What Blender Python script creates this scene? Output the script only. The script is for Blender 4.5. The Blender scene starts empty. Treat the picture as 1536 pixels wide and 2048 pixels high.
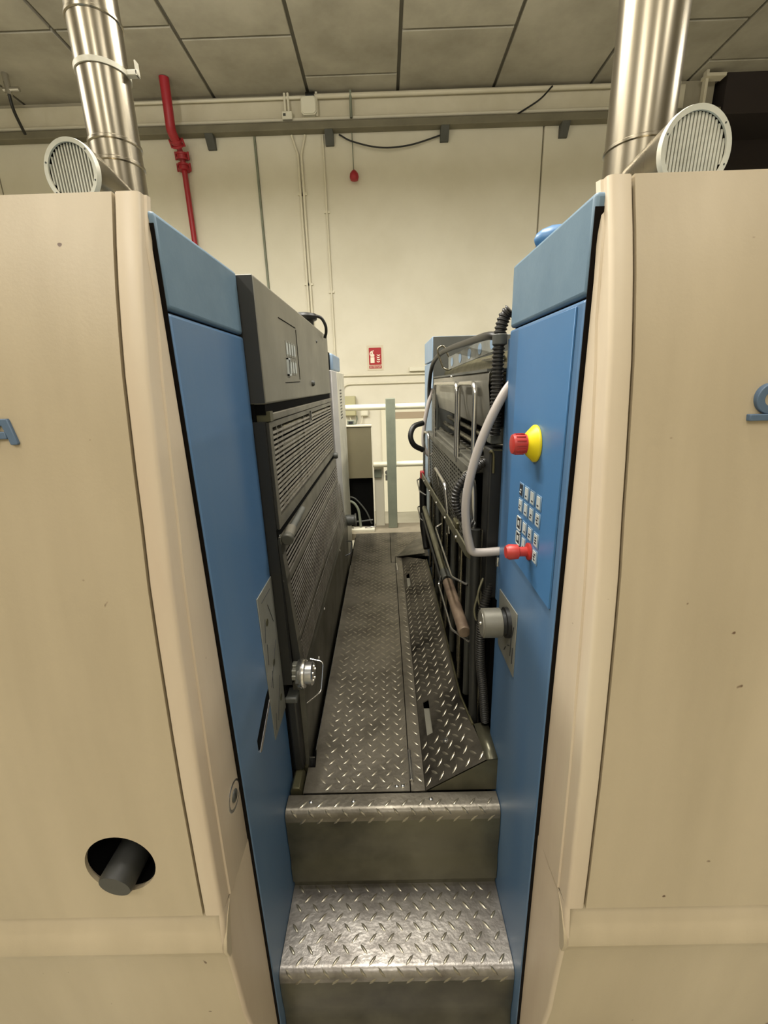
import bpy, bmesh, math, random
from mathutils import Vector, Matrix
from math import sin, cos, pi, radians as R
random.seed(7)
S = bpy.context.scene
C = S.collection
# ------------------------------------------------------------------ camera
F_PX, PITCH, YAW, ROLL = 859.0, -0.289236, -0.009353, -0.029946
EYE = Vector((0, 0, 1.83))
fw = Vector((sin(YAW)*cos(PITCH), cos(YAW)*cos(PITCH), sin(PITCH)))
rt0 = Vector((cos(YAW), -sin(YAW), 0)); up0 = rt0.cross(fw)
rt = rt0*cos(ROLL) + up0*sin(ROLL); up = -rt0*sin(ROLL) + up0*cos(ROLL)
cam = bpy.data.cameras.new('camera'); co = bpy.data.objects.new('camera', cam); C.objects.link(co)
cam.sensor_fit = 'VERTICAL'; cam.sensor_height = 36; cam.lens = F_PX/2048*36
cam.clip_start = 0.02; cam.clip_end = 60
co.matrix_world = Matrix(((rt.x, up.x, -fw.x, EYE.x), (rt.y, up.y, -fw.y, EYE.y), (rt.z, up.z, -fw.z, EYE.z), (0, 0, 0, 1)))
S.camera = co
# ------------------------------------------------------------------ world, exposure
w = bpy.data.worlds.new('world'); S.world = w; w.use_nodes = True
w.node_tree.nodes['Background'].inputs[0].default_value = (1.0, 0.93, 0.80, 1)
w.node_tree.nodes['Background'].inputs[1].default_value = 0.3
S.view_settings.view_transform = 'Standard'; S.view_settings.look = 'None'
S.view_settings.gamma = 1; S.view_settings.use_curve_mapping = False
S.view_settings.exposure = 0.0
# ------------------------------------------------------------------ lamps (rows of hanging strip luminaires)
LIGHT_COL = (1.0, 0.965, 0.90)
LAMPS = [(-2.0, -1.5, 4.2, 0, 68), (1.9, -1.3, 4.2, 0, 30), (-1.9, 2.2, 4.2, 0, 170), (1.9, 2.2, 4.2, 0, 110), (-0.22, 1.1, 4.2, 0, 95), (-4.3, 1.2, 4.2, 0, 90), (4.3, 1.2, 4.2, 0, 60), (.1, -2.6, 4.2, 0, 48)]
for i, (x, y, z, rz, pw) in enumerate(LAMPS):
    for up_, k in ((0, 1), (180, .75)):
        l = bpy.data.lights.new('strip_lamp', 'AREA'); l.shape = 'RECTANGLE'; l.size = 0.16; l.size_y = 1.5
        l.energy = pw*k; l.color = LIGHT_COL
        o = bpy.data.objects.new('strip_lamp', l); C.objects.link(o); o.location = (x, y, z+(.12 if up_ else 0)); o.rotation_euler = (R(up_), 0, R(rz))

# ------------------------------------------------------------------ helpers
def at(px, py, ax, v):
    "point on a real plane (x, y or z = v) seen along one line of sight"
    d = fw*F_PX + rt*(px-768) - up*(py-1024); i = 'xyz'.index(ax)
    return EYE + d*((v-EYE[i])/d[i])

def col(h):
    h = h.lstrip('#'); c = [int(h[i:i+2], 16)/255 for i in (0, 2, 4)]
    return tuple(x/12.92 if x <= .04045 else ((x+.055)/1.055)**2.4 for x in c) + (1,)

def mat(name, base, rough=.5, metal=0, dirt=None, dirt_amt=.3, scale=6, bump=0, bscale=60, streak=False, spec=.5, speck=None, coat=0):
    m = bpy.data.materials.new(name); m.use_nodes = True; n = m.node_tree.nodes; L = m.node_tree.links
    b = n['Principled BSDF']; b.inputs['Base Color'].default_value = col(base); b.inputs['Roughness'].default_value = rough
    b.inputs['Metallic'].default_value = metal; b.inputs['Specular IOR Level'].default_value = spec
    b.inputs['Coat Weight'].default_value = coat
    tc = n.new('ShaderNodeTexCoord'); src = tc.outputs['Object']
    if streak:
        mp = n.new('ShaderNodeMapping'); mp.inputs['Scale'].default_value = (1, 1, .12); L.new(src, mp.inputs[0]); ssrc = mp.outputs[0]
    else: ssrc = src
    cur = None
    if dirt:
        nz = n.new('ShaderNodeTexNoise'); nz.inputs['Scale'].default_value = scale; nz.inputs['Detail'].default_value = 5; nz.inputs['Roughness'].default_value = .6
        L.new(ssrc, nz.inputs['Vector'])
        cr = n.new('ShaderNodeValToRGB'); cr.color_ramp.elements[0].position = .38; cr.color_ramp.elements[1].position = .68
        cr.color_ramp.elements[0].color = (0, 0, 0, 1); cr.color_ramp.elements[1].color = (dirt_amt,)*3 + (1,)
        L.new(nz.outputs['Fac'], cr.inputs[0])
        mx = n.new('ShaderNodeMix'); mx.data_type = 'RGBA'; mx.inputs[6].default_value = col(base); mx.inputs[7].default_value = col(dirt)
        L.new(cr.outputs[0], mx.inputs[0]); cur = mx.outputs[2]; L.new(cur, b.inputs['Base Color'])
        rr = n.new('ShaderNodeMapRange'); rr.inputs[3].default_value = max(0, rough-.08); rr.inputs[4].default_value = min(1, rough+.15)
        L.new(nz.outputs['Fac'], rr.inputs[0]); L.new(rr.outputs[0], b.inputs['Roughness'])
    if speck:
        n2 = n.new('ShaderNodeTexNoise'); n2.inputs['Scale'].default_value = 38; n2.inputs['Detail'].default_value = 1; L.new(src, n2.inputs['Vector'])
        c2 = n.new('ShaderNodeValToRGB'); c2.color_ramp.elements[0].position = .785; c2.color_ramp.elements[1].position = .80
        L.new(n2.outputs['Fac'], c2.inputs[0])
        m2 = n.new('ShaderNodeMix'); m2.data_type = 'RGBA'; m2.inputs[7].default_value = col(speck)
        if cur: L.new(cur, m2.inputs[6])
        else: m2.inputs[6].default_value = col(base)
        L.new(c2.outputs[0], m2.inputs[0]); L.new(m2.outputs[2], b.inputs['Base Color'])
    if bump:
        nb = n.new('ShaderNodeTexNoise'); nb.inputs['Scale'].default_value = bscale; nb.inputs['Detail'].default_value = 3; L.new(src, nb.inputs['Vector'])
        bp = n.new('ShaderNodeBump'); bp.inputs['Strength'].default_value = bump; bp.inputs['Distance'].default_value = .01
        L.new(nb.outputs['Fac'], bp.inputs['Height']); L.new(bp.outputs[0], b.inputs['Normal'])
    return m

M = dict(
 cream=mat('cream_enamel', '#b8a98e', .42, dirt='#988a70', dirt_amt=.75, scale=2.6, streak=True, speck='#5d4632', bump=.02, bscale=220),
 cream_edge=mat('cream_edge', '#cabca4', .42, dirt='#b09a84', dirt_amt=.6, scale=5, streak=True, speck='#6a5240'),
 blue=mat('blue_enamel', '#406489', .33, dirt='#6a7f92', dirt_amt=.45, scale=4, streak=True, bump=.01, bscale=150),
 blue_top=mat('greyed_blue_enamel', '#647c8d', .45, dirt='#4d6678', dirt_amt=.45, scale=7, bump=.02, bscale=120),
 blue_panel=mat('bright_blue_enamel', '#42709c', .35, dirt='#3b668f', dirt_amt=.5, scale=3),
 blue_far=mat('pale_blue_enamel', '#7e92a5', .45, dirt='#7088a0', dirt_amt=.4, scale=5),
 blue_letter=mat('slate_blue_letter', '#4c6076', .5),
 gap=mat('dark_gap', '#120e0b', .9, spec=.1),
 grey=mat('grey_enamel', '#767264', .42, dirt='#5b5a4e', dirt_amt=.5, scale=4, bump=.015, bscale=200),
 darkgrey=mat('dark_grey_enamel', '#4b4c47', .45, dirt='#37372f', dirt_amt=.6, scale=6),
 guard=mat('guard_grey', '#6a665a', .4, metal=.25, dirt='#46423a', dirt_amt=.7, scale=8),
 slat=mat('slat_grey', '#948e84', .36, metal=.25, dirt='#4c463c', dirt_amt=.6, scale=20),
 rollbrown=mat('worn_roll', '#7b6a58', .4, metal=.2, dirt='#4a3a30', dirt_amt=.8, scale=18),
 endgrey=mat('end_face_grey', '#252522', .5),
 skirt=mat('skirt_grey', '#5c5a50', .42, metal=.3, dirt='#38362d', dirt_amt=.7, scale=7),
 plate=mat('tread_steel', '#7a7468', .36, metal=.72, dirt='#4a453b', dirt_amt=.8, scale=9, bump=.08, bscale=90),
 plate_lo=mat('worn_step_steel', '#8f8a83', .33, metal=.75, dirt='#57514a', dirt_amt=.8, scale=14, bump=.08, bscale=90),
 lug=mat('lug_steel', '#989180', .33, metal=.8, dirt='#6f6858', dirt_amt=.5, scale=20),
 riser=mat('oily_riser', '#625f4d', .30, metal=.6, dirt='#2a281e', dirt_amt=.9, scale=3.5),
 ramp=mat('oily_ramp_steel', '#6c665a', .34, metal=.7, dirt='#25211c', dirt_amt=.95, scale=7, bump=.08, bscale=90),
 steel=mat('polished_steel', '#c6c4bf', .22, metal=.95),
 duct=mat('duct_stainless', '#8d8574', .25, metal=.95, dirt='#8d8470', dirt_amt=.5, scale=4, streak=True),
 white_metal=mat('white_lacquer', '#c9c4b2', .4, dirt='#a09a86', dirt_amt=.5, scale=12),
 grip=mat('satin_aluminium', '#a9a19a', .38, metal=.15),
 rail=mat('cream_rail', '#efe9cf', .4),
 post=mat('grey_green_post', '#7f8472', .5, dirt='#6a6e60', dirt_amt=.6, scale=9),
 black=mat('black_rubber', '#141412', .45),
 hose=mat('corrugated_black', '#24221e', .42),
 inside=mat('machine_dark', '#090908', .9, spec=.08),
 brass=mat('olive_steel', '#5e5a42', .35, metal=.6, dirt='#3b3726', dirt_amt=.7, scale=12),
 chrome=mat('chrome_bar', '#8a8574', .25, metal=.9, dirt='#4b4636', dirt_amt=.5, scale=20),
 cover=mat('steel_cover', '#8c897e', .28, metal=.35, dirt='#6a675c', dirt_amt=.5, scale=5),
 flatbar=mat('galvanised_bar', '#7d7a66', .42, metal=.6, dirt='#5a573f', dirt_amt=.6, scale=14),
 red=mat('red_plastic', '#a83029', .4),
 yellow=mat('yellow_plastic', '#d8c413', .4),
 label=mat('label_plate', '#85847a', .4, metal=.3, dirt='#7e7d70', dirt_amt=.5, scale=20),
 key=mat('key_face', '#b4b8b4', .5), key_dim=mat('key_dim', '#64809a', .5), knobgrey=mat('knob_grey', '#78756a', .4, metal=.4, dirt='#605d50', dirt_amt=.5, scale=30), lavender=mat('greyed_strip', '#aaa7a4', .5), ink=mat('ink', '#25262a', .6),
 wall=mat('wall_paint', '#dad5c4', .8, dirt='#cac4b0', dirt_amt=.5, scale=1.3, bump=.12, bscale=9),
 wall_band=mat('wall_band_paint', '#cfc8b2', .8, dirt='#bdb59c', dirt_amt=.5, scale=3),
 ceil=mat('ceiling_concrete', '#aca797', .9, dirt='#7c7768', dirt_amt=.7, scale=1.2, bump=.15, bscale=14),
 joint=mat('joint_grey', '#68655a', .9), walljoint=mat('wall_joint', '#a39c88', .9),
 beam=mat('beam_grey', '#77725f', .8, dirt='#5d594a', dirt_amt=.5, scale=3),
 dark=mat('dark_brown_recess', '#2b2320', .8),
 floor=mat('floor_paint', '#a39f8e', .5, dirt='#857f6c', dirt_amt=.5, scale=2),
 concrete=mat('screed', '#8f8672', .8, dirt='#6f6654', dirt_amt=.6, scale=8),
 pipe=mat('white_conduit', '#d8d2bd', .5), redpipe=mat('red_pipe', '#9c1f2a', .4),
 boxwhite=mat('box_white', '#dcd8c4', .5), boxgreen=mat('box_beige_green', '#b5b08a', .5),
 bracket=mat('bracket_grey', '#7f8078', .4, dirt='#55554c', dirt_amt=.6, scale=14),
 cab=mat('cabinet_taupe', '#6f6850', .5, dirt='#5f5844', dirt_amt=.4, scale=3), cabwhite=mat('cabinet_edge', '#d9d3be', .5),
 signred=mat('sign_red', '#a1131a', .4), signwhite=mat('sign_white', '#e9e0cc', .5), signclear=mat('sign_border', '#cfc4ad', .3),
 door=mat('door_paint', '#ddd8c2', .5), doorhead=mat('door_head', '#a3937b', .6),
)
lamp_mat = bpy.data.materials.new('lamp_housing'); lamp_mat.use_nodes = True

class MB:
    def __init__(s): s.v = []; s.f = []
    def add(s, vs, fs):
        b = len(s.v); s.v += [tuple(v) for v in vs]; s.f += [tuple(b+i for i in f) for f in fs]; return s
    def box(s, x0, x1, y0, y1, z0, z1):
        return s.add([(x, y, z) for x in (x0, x1) for y in (y0, y1) for z in (z0, z1)],
                     [(0, 1, 3, 2), (4, 6, 7, 5), (0, 4, 5, 1), (2, 3, 7, 6), (0, 2, 6, 4), (1, 5, 7, 3)])
    def bar(s, a, b, w, h, upv=(0, 0, 1)):
        a, b = Vector(a), Vector(b); d = (b-a).normalized(); u = Vector(upv); r = d.cross(u)
        if r.length < 1e-4: r = d.cross(Vector((1, 0, 0)))
        r.normalize(); u = r.cross(d).normalized()
        vs = [p + r*sx*w/2 + u*sy*h/2 for p in (a, b) for sx in (-1, 1) for sy in (-1, 1)]
        return s.add(vs, [(0, 1, 3, 2), (4, 6, 7, 5), (0, 4, 5, 1), (2, 3, 7, 6), (0, 2, 6, 4), (1, 5, 7, 3)])
    def tube(s, pts, r, n=12, rr=None, cap=True):
        pts = [Vector(p) for p in pts]; k = len(pts); base = len(s.v); prev = None; fr = []
        for i, p in enumerate(pts):
            t = (pts[min(i+1, k-1)] - pts[max(i-1, 0)]).normalized()
            if prev is None:
                a = Vector((0, 0, 1)) if abs(t.z) < .9 else Vector((0, 1, 0)); x = t.cross(a).normalized()
            else: x = (prev - t*prev.dot(t)).normalized()
            prev = x; y = t.cross(x); rad = rr[i] if rr else r
            s.v += [tuple(p + x*cos(2*pi*j/n)*rad + y*sin(2*pi*j/n)*rad) for j in range(n)]
        for i in range(k-1):
            for j in range(n):
                a = base+i*n+j; b = base+i*n+(j+1) % n; s.f.append((a, b, b+n, a+n))
        if cap: s.f.append(tuple(base+j for j in reversed(range(n)))); s.f.append(tuple(base+(k-1)*n+j for j in range(n)))
        return s
    def lathe(s, origin, axis, prof, n=24):
        "prof = [(distance along axis, radius)]"
        o = Vector(origin); ax = Vector(axis).normalized()
        return s.tube([o + ax*d for d, _ in prof], 0, n, [max(r, 1e-4) for _, r in prof]) if False else s._lathe(o, ax, prof, n)
    def _lathe(s, o, ax, prof, n):
        a = Vector((0, 0, 1)) if abs(ax.z) < .9 else Vector((0, 1, 0)); x = ax.cross(a).normalized(); y = ax.cross(x); base = len(s.v)
        for d, r in prof: s.v += [tuple(o + ax*d + (x*cos(2*pi*j/n) + y*sin(2*pi*j/n))*r) for j in range(n)]
        for i in range(len(prof)-1):
            for j in range(n):
                p = base+i*n+j; q = base+i*n+(j+1) % n; s.f.append((p, q, q+n, p+n))
        s.f.append(tuple(base+j for j in reversed(range(n)))); s.f.append(tuple(base+(len(prof)-1)*n+j for j in range(n)))
        return s
    def prism(s, poly, off):
        "closed polygon (3-D points) extruded by vector off"
        off = Vector(off); k = len(poly); p = [Vector(q) for q in poly]
        return s.add(p + [q+off for q in p], [tuple(reversed(range(k))), tuple(range(k, 2*k))] + [(i, (i+1) % k, k+(i+1) % k, k+i) for i in range(k)])
    def sheet(s, rows, thick=None):
        "grid of points -> quads"
        n = len(rows[0]); base = len(s.v)
        for r in rows: s.v += [tuple(p) for p in r]
        for i in range(len(rows)-1):
            for j in range(n-1):
                a = base+i*n+j; s.f.append((a, a+1, a+n+1, a+n))
        return s
    def build(s, name, m, parent=None, bevel=0, seg=2, smooth=True, solid=0, flip=False):
        me = bpy.data.meshes.new(name); me.from_pydata(s.v, [], s.f); me.update()
        bm = bmesh.new(); bm.from_mesh(me); bmesh.ops.recalc_face_normals(bm, faces=bm.faces)
        if flip: bmesh.ops.reverse_faces(bm, faces=bm.faces)
        bm.to_mesh(me); bm.free()
        me.materials.append(M[m] if isinstance(m, str) else m)
        if smooth:
            me.shade_smooth(); me.set_sharp_from_angle(angle=R(38))
        o = bpy.data.objects.new(name, me); C.objects.link(o)
        if parent: o.parent = parent; o.matrix_parent_inverse = Matrix.Translation(-parent_loc(parent))
        if solid:
            md = o.modifiers.new('thickness', 'SOLIDIFY'); md.thickness = solid; md.offset = -1
        if bevel:
            md = o.modifiers.new('bevel', 'BEVEL'); md.width = bevel; md.segments = seg; md.limit_method = 'ANGLE'; md.angle_limit = R(40)
        return o
def parent_loc(p):
    "world position of an object (no rotations are used in the hierarchy)"
    v = Vector(p.location)
    if p.parent: v = v + parent_loc(p.parent) + p.matrix_parent_inverse.translation
    return v
def B(*a): return MB().box(*a)
def tag(o, label=None, cat=None, group=None, kind=None):
    if label: o['label'] = label
    if cat: o['category'] = cat
    if group: o['group'] = group
    if kind: o['kind'] = kind
    return o
def thing(name, loc, label, cat, group=None):
    o = bpy.data.objects.new(name, None); o.empty_display_size = .05; C.objects.link(o); o.location = loc
    return tag(o, label, cat, group)
def arc(c, r, a0, a1, n, f):
    return [f(c[0]+r*cos(a0+(a1-a0)*i/n), c[1]+r*sin(a0+(a1-a0)*i/n)) for i in range(n+1)]
def smooth_path(pts, n=8):
    pts = [Vector(p) for p in pts]; out = []
    P = [pts[0]*2-pts[1]] + pts + [pts[-1]*2-pts[-2]]
    for i in range(1, len(P)-2):
        for k in range(n):
            t = k/n; a, b, c, d = P[i-1], P[i], P[i+1], P[i+2]
            out.append(.5*((2*b) + (c-a)*t + (2*a-5*b+4*c-d)*t*t + (3*b-a-3*c+d)*t**3))
    out.append(pts[-1]); return out
def round_rect_path(pts, r, n=5):
    "polyline with its inner corners rounded"
    pts = [Vector(p) for p in pts]; out = [pts[0]]
    for i in range(1, len(pts)-1):
        a = (pts[i-1]-pts[i]); b = (pts[i+1]-pts[i]); rr = min(r, a.length*.45, b.length*.45); p0 = pts[i]+a.normalized()*rr; p1 = pts[i]+b.normalized()*rr
        for k in range(n+1):
            t = k/n; out.append(p0*(1-t)**2 + pts[i]*2*t*(1-t) + p1*t*t)
    out.append(pts[-1]); return out

# ================================================================== SETTING
CZ, WY = 5.11, 6.2
o = B(-7, 7, -4.5, WY+.4, -.1, 0).build('floor', 'floor'); tag(o, kind='structure')
for nm, a in (('wall_left', (-7.1, -7, -4.5, WY+.4, 0, CZ)), ('wall_right', (7, 7.1, -4.5, WY+.4, 0, CZ)), ('wall_front', (-7, 7, -4.6, -4.5, 0, CZ))):
    tag(B(*a).build(nm, 'wall'), kind='structure')
# back wall: precast panels with recessed joints
wb = B(-7, 3.95, WY+.03, WY+.2, 0, CZ).build('wall_back', 'walljoint'); tag(wb, kind='structure')
px_ = [-6.95, -4.95, -4.35, -1.478, -1.468-.0, 1.975, 3.62]
for a, b in ((-6.99, -4.65), (-4.635, -1.482), (-1.462, 1.972), (1.99, 3.62)):
    B(a, b, WY, WY+.04, 0, 4.72).build('wall_panel', 'wall', wb, bevel=.006)
B(-6.99, 3.60, WY, WY+.04, 4.77, CZ-.04).build('wall_panel', 'wall_band', wb, bevel=.006)
# dark recess at the right end of the back wall
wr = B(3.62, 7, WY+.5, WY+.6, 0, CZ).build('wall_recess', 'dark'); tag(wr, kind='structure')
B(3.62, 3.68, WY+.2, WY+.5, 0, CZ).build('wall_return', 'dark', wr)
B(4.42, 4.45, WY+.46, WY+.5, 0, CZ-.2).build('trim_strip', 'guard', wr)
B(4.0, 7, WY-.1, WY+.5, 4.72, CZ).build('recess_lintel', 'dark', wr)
# ledge beam under the ceiling with brackets
bm_ = B(-7, 3.97, WY-.12, WY, 4.708, 4.785).build('trim_ledge_beam', 'beam', bevel=.008); tag(bm_, kind='structure')
for q in ((425, 290), (660, 285), (888, 275), (1125, 265), (160, 297)):
    p = at(q[0], q[1], 'y', WY)
    MB().prism([(p.x-.05, WY, 4.58), (p.x-.05, WY-.03, 4.58), (p.x-.05, WY-.115, 4.708), (p.x-.05, WY, 4.708)], (.1, 0, 0)).build('ledge_bracket', 'darkgrey', bm_, bevel=.004)
# ceiling slabs
ce = B(-7, 7, -4.5, WY+.4, CZ+.03, CZ+.15).build('ceiling', 'joint'); tag(ce, kind='structure')
xs = [-7.0, -6.41, -5.28, -4.16, -3.03, -1.91, -.80, .25, 1.37, 2.50, 3.63, 4.75, 5.88, 7.0]
stag = {3: 5.17, 4: 5.17, 5: 5.335, 6: 5.92, 7: 5.32, 8: 6.6, 9: 5.33, 10: 5.9}
for i in range(len(xs)-1):
    y0 = stag.get(i, 5.4 if i % 2 else 5.9); ys = [y0-4*2.4, y0-3*2.4, y0-2*2.4, y0-2.4, y0, WY+.35]
    for a, b in zip(ys[:-1], ys[1:]):
        a = max(a, -4.49)
        if b - a < .12: continue
        B(xs[i]+.018, xs[i+1]-.018, a+.014, b-.014, CZ, CZ+.04).build('ceiling_panel', 'ceil', ce, bevel=.006)
# doorway on the back wall, right of the post
d = B(-.055, .96, WY-.05, WY, 0, 1.50).build('door_1', 'door', bevel=.006); tag(d, kind='structure')
B(.02, .90, WY-.055, WY-.03, 1.36, 1.45).build('door_header', 'doorhead', d)
B(.02, .90, WY-.08, WY-.052, .0, 1.33).build('door_leaf', 'door', d, bevel=.004)
MB().lathe((.005, WY-.05, .60), (0, -1, 0), [(0, .03), (.01, .03), (.012, .012), (.05, .012), (.052, .025), (.06, .025)]).build('door_handle', 'darkgrey', d)
B(-.02, .03, WY-.056, WY-.05, .48, .56).build('lock_plate', 'darkgrey', d, bevel=.003)

# things on the back wall
def conduit(pts, r, label, mat_='pipe', name='conduit', cat='pipe', clips=(), group='thin conduits on the back wall'):
    t = thing(name, tuple(pts[0]), label, cat, group)
    MB().tube(pts, r, 10).build('pipe', mat_, t)
    for c in clips: B(c[0]-.035, c[0]+.035, c[1]-r, c[1]+r, c[2]-.012, c[2]+.012).build('clip', mat_, t)
    return t
xa, xb = -.965, -.925
for k, x in enumerate((xa, xb)):
    conduit([(x+(-.06 if k == 0 else .06), WY-.02, 4.70), (x, WY-.02, 4.50), (x+.0, WY-.02, .3)], .014,
            ('left' if k == 0 else 'right')+' pipe of the close pair of thin white conduits running down the back wall', clips=[(x, WY-.012, z) for z in (4.1, 3.1)])
conduit([(-.655, WY-.02, 4.69), (-.655, WY-.02, .3)], .011, 'single thin white conduit right of the close pair on the back wall', clips=[(-.655, WY-.012, z) for z in (3.9, 3.0, 2.1)])
conduit([(-1.472, WY-.012, 4.70), (-1.472, WY-.012, .1)], .014, 'grey strip pipe running down the left wall joint of the back wall', 'post')
conduit([(-.62, WY-.02, 1.955), (.60, WY-.02, 1.955)], .013, 'upper horizontal white conduit below the fire extinguisher sign', clips=[])
conduit(round_rect_path([(-.585, WY-.02, 1.45), (-.585, WY-.02, 1.845), (.60, WY-.02, 1.845)], .12, 8), .012, 'lower horizontal white conduit bending down beside the beige junction box',
        clips=[(-.335, WY-.012, 1.845), (.16, WY-.012, 1.845)])
conduit([(-6.9, WY-.03, 4.845), (3.5, WY-.03, 4.845)], .018, 'long thin white conduit lying along the top of the ledge beam')
conduit([(-.80, WY-.04, CZ-.06), (-3.4, WY-.04, CZ-.06)], .016, 'left run of pale pipe along the ceiling edge ending at the black sleeve')
conduit([(-.74, WY-.05, CZ-.06), (3.5, WY-.05, CZ-.06)], .024, 'right run of grey pipe along the ceiling edge starting at the black sleeve', 'wall_band')
t = MB().tube([(-.82, WY-.05, CZ-.06), (-.72, WY-.05, CZ-.06)], .042, 12).build('pipe_sleeve', 'black'); tag(t, 'black sleeve joining two pipes under the ceiling above the white junction box', 'sleeve')
for x, lb in ((-.70, 'thin white drop pipe right beside the white junction box on the upper band'), (-1.07, 'thin white drop pipe left of the white junction box, the left one'), (-1.03, 'thin white drop pipe left of the white junction box, the right one')):
    conduit([(x, WY-.05, CZ-.02), (x, WY-.05, 4.86)], .014, lb)
conduit([(-.303, WY-.06, CZ-.02), (-.303, WY-.06, 4.83)], .016, 'grey drop pipe above the red alarm bell', 'post')
t = thing('junction_box', (-.79, WY-.05, 4.95), 'square white junction box with cut corners under the ceiling', 'junction box')
a = .09; c_ = .025
MB().prism([(-.79+x, WY, 4.95+z) for x, z in ((-a, -a+c_), (-a+c_, -a), (a-c_, -a), (a, -a+c_), (a, a-c_), (a-c_, a), (-a+c_, a), (-a, a-c_))], (0, -.09, 0)).build('body', 'boxwhite', t, bevel=.004)
MB().prism([(-.79+x*.9, WY-.09, 4.95+z*.9) for x, z in ((-a, -a+c_), (-a+c_, -a), (a-c_, -a), (a, -a+c_), (a, a-c_), (a-c_, a), (-a+c_, a), (-a, a-c_))], (0, -.012, 0)).build('lid', 'boxwhite', t, bevel=.004)
t = thing('socket_box', (-1.05, WY-.05, 4.87), 'small white socket box beside two thin drop pipes on the ledge beam', 'socket box')
B(-1.11, -.99, WY-.08, WY, 4.83, 4.91).build('body', 'boxwhite', t, bevel=.008)
B(-1.095, -1.065, WY-.085, WY-.078, 4.86, 4.885).build('socket', 'darkgrey', t)
# alarm bell
t = thing('alarm_bell', (-.297, WY-.05, 4.25), 'small red alarm sounder hanging from a thin cord on the back wall', 'alarm')
MB().lathe((-.297, WY-.06, 4.20), (0, 0, 1), [(0, .02), (.01, .045), (.04, .055), (.075, .05), (.10, .03), (.115, .012)], 20).build('body', 'redpipe', t)
MB().tube([(-.30, WY-.05, 4.30), (-.305, WY-.03, 4.70)], .006, 6).build('cord', 'post', t)
# red sprinkler pipe
t = thing('fire_pipe', (-2.33, WY-.1, 3.2), 'red fire pipe with bolted couplings coming down from the ceiling', 'pipe')
pp = [at(330, 172, 'y', WY-.35), at(336, 215, 'y', WY-.32), at(342, 262, 'y', WY-.28), at(354, 286, 'y', WY-.16), at(364, 312, 'y', WY-.08), at(368, 335, 'y', WY-.06)]
pp[0].z = CZ
MB().tube(round_rect_path(pp[:4], .05), .052, 14).build('upper_pipe', 'redpipe', t)
lowx = pp[5].x
MB().tube([pp[3], pp[4], pp[5], (lowx+.03, WY-.06, 1.2)], .032, 12).build('lower_pipe', 'redpipe', t)
for p, dr in ((pp[3], (pp[4]-pp[3])), (pp[4], pp[5]-pp[4]), (pp[5], Vector((0, 0, -1)))):
    dr.normalize(); f = MB().lathe(p-dr*.03, dr, [(0, .05), (.0, .068), (.02, .068), (.022, .058), (.045, .058), (.047, .068), (.066, .068)], 16).build('coupling', 'redpipe', t)
    sx = dr.cross(Vector((0, 1, 0))).normalized()
    for sg in (-1, 1): MB().tube([p+sx*sg*.075-dr*.04, p+sx*sg*.075+dr*.04], .012, 6).build('bolt', 'redpipe', f)
# loose black cables under the ceiling
def cable(pts, r, label, m='black', name='cable', group='loose cables'):
    o = MB().tube(smooth_path(pts, 8), r, 8).build(name, m); return tag(o, label, 'cable', group)
cable([at(678, 269, 'y', WY-.03), at(705, 283, 'y', WY-.05), at(760, 295, 'y', WY-.06), at(820, 290, 'y', WY-.05), at(888, 268, 'y', WY-.03)], .009, 'thin black cable sagging below the ledge beam between two brackets')
cable([at(1105, 172, 'y', WY-.08), at(1078, 200, 'y', WY-.10), at(1035, 228, 'y', WY-.04)], .009, 'thin black cable crossing the white band near the right duct')
cable([at(18, 188, 'y', WY-.5), at(28, 222, 'y', WY-.45), at(50, 268, 'y', WY-.24)], .016, 'thick black cable hanging from the ceiling left of the left duct')
t = thing('ceiling_hook', tuple(at(18, 186, 'y', WY-.5)), 'small metal hook on the ceiling holding the thick black cable', 'hook')
p = at(18, 186, 'y', WY-.5); MB().tube([(p.x-.05, p.y, p.z+.03), (p.x+.12, p.y, p.z+.03)], .022, 10).build('bar', 'steel', t); MB().tube([(p.x, p.y, p.z-.02), (p.x, p.y, CZ)], .03, 10).build('stem', 'steel', t)
# angle channel at the right end
t = thing('cable_channel', (3.8, WY-.1, 4.85), 'white bracket channel hanging at the right end of the upper wall band', 'bracket')
B(3.70, 3.92, WY-.2, WY-.1, 5.03, 5.06).build('top_arm', 'wall_band', t); B(3.72, 3.75, WY-.16, WY-.1, 4.80, CZ).build('upright', 'wall_band', t)
for x, lb in ((3.30, 'left one of two short white pipes beside the right duct'), (3.38, 'right one of two short white pipes beside the right duct')):
    conduit([(x, WY-.06, CZ-.01), (x, WY-.06, 4.82)], .022, lb)
# boxes and cables beside the doorway
t = thing('junction_box', (-.49, WY-.05, 1.42), 'beige green junction box on the back wall behind the upper rail', 'junction box')
B(-.567, -.405, WY-.09, WY, 1.42, 1.685).build('body', 'boxgreen', t, bevel=.008); B(-.562, -.410, WY-.105, WY-.09, 1.425, 1.68).build('lid', 'boxgreen', t, bevel=.006)
t = thing('junction_box', (-.285, WY-.04, 1.42), 'small white box right of the beige green junction box', 'junction box')
B(-.345, -.235, WY-.06, WY, 1.41, 1.50).build('body', 'boxwhite', t, bevel=.006); B(-.335, -.245, WY-.068, WY-.06, 1.42, 1.49).build('lid', 'boxwhite', t, bevel=.004)
cable([(-.60, WY-.03, 1.20), (-.52, WY-.05, 1.215), (-.44, WY-.05, 1.27), (-.40, WY-.05, 1.36), (-.40, WY-.05, 1.42)], .011, 'grey cable looping from the beige green box towards the left', 'post')
cable([(-.50, WY-.04, 1.42), (-.46, WY-.06, 1.30), (-.38, WY-.06, 1.26), (-.33, WY-.05, 1.33), (-.32, WY-.04, 1.42)], .008, 'thin white cable loop between the beige green box and the small white box', 'pipe')
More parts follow.
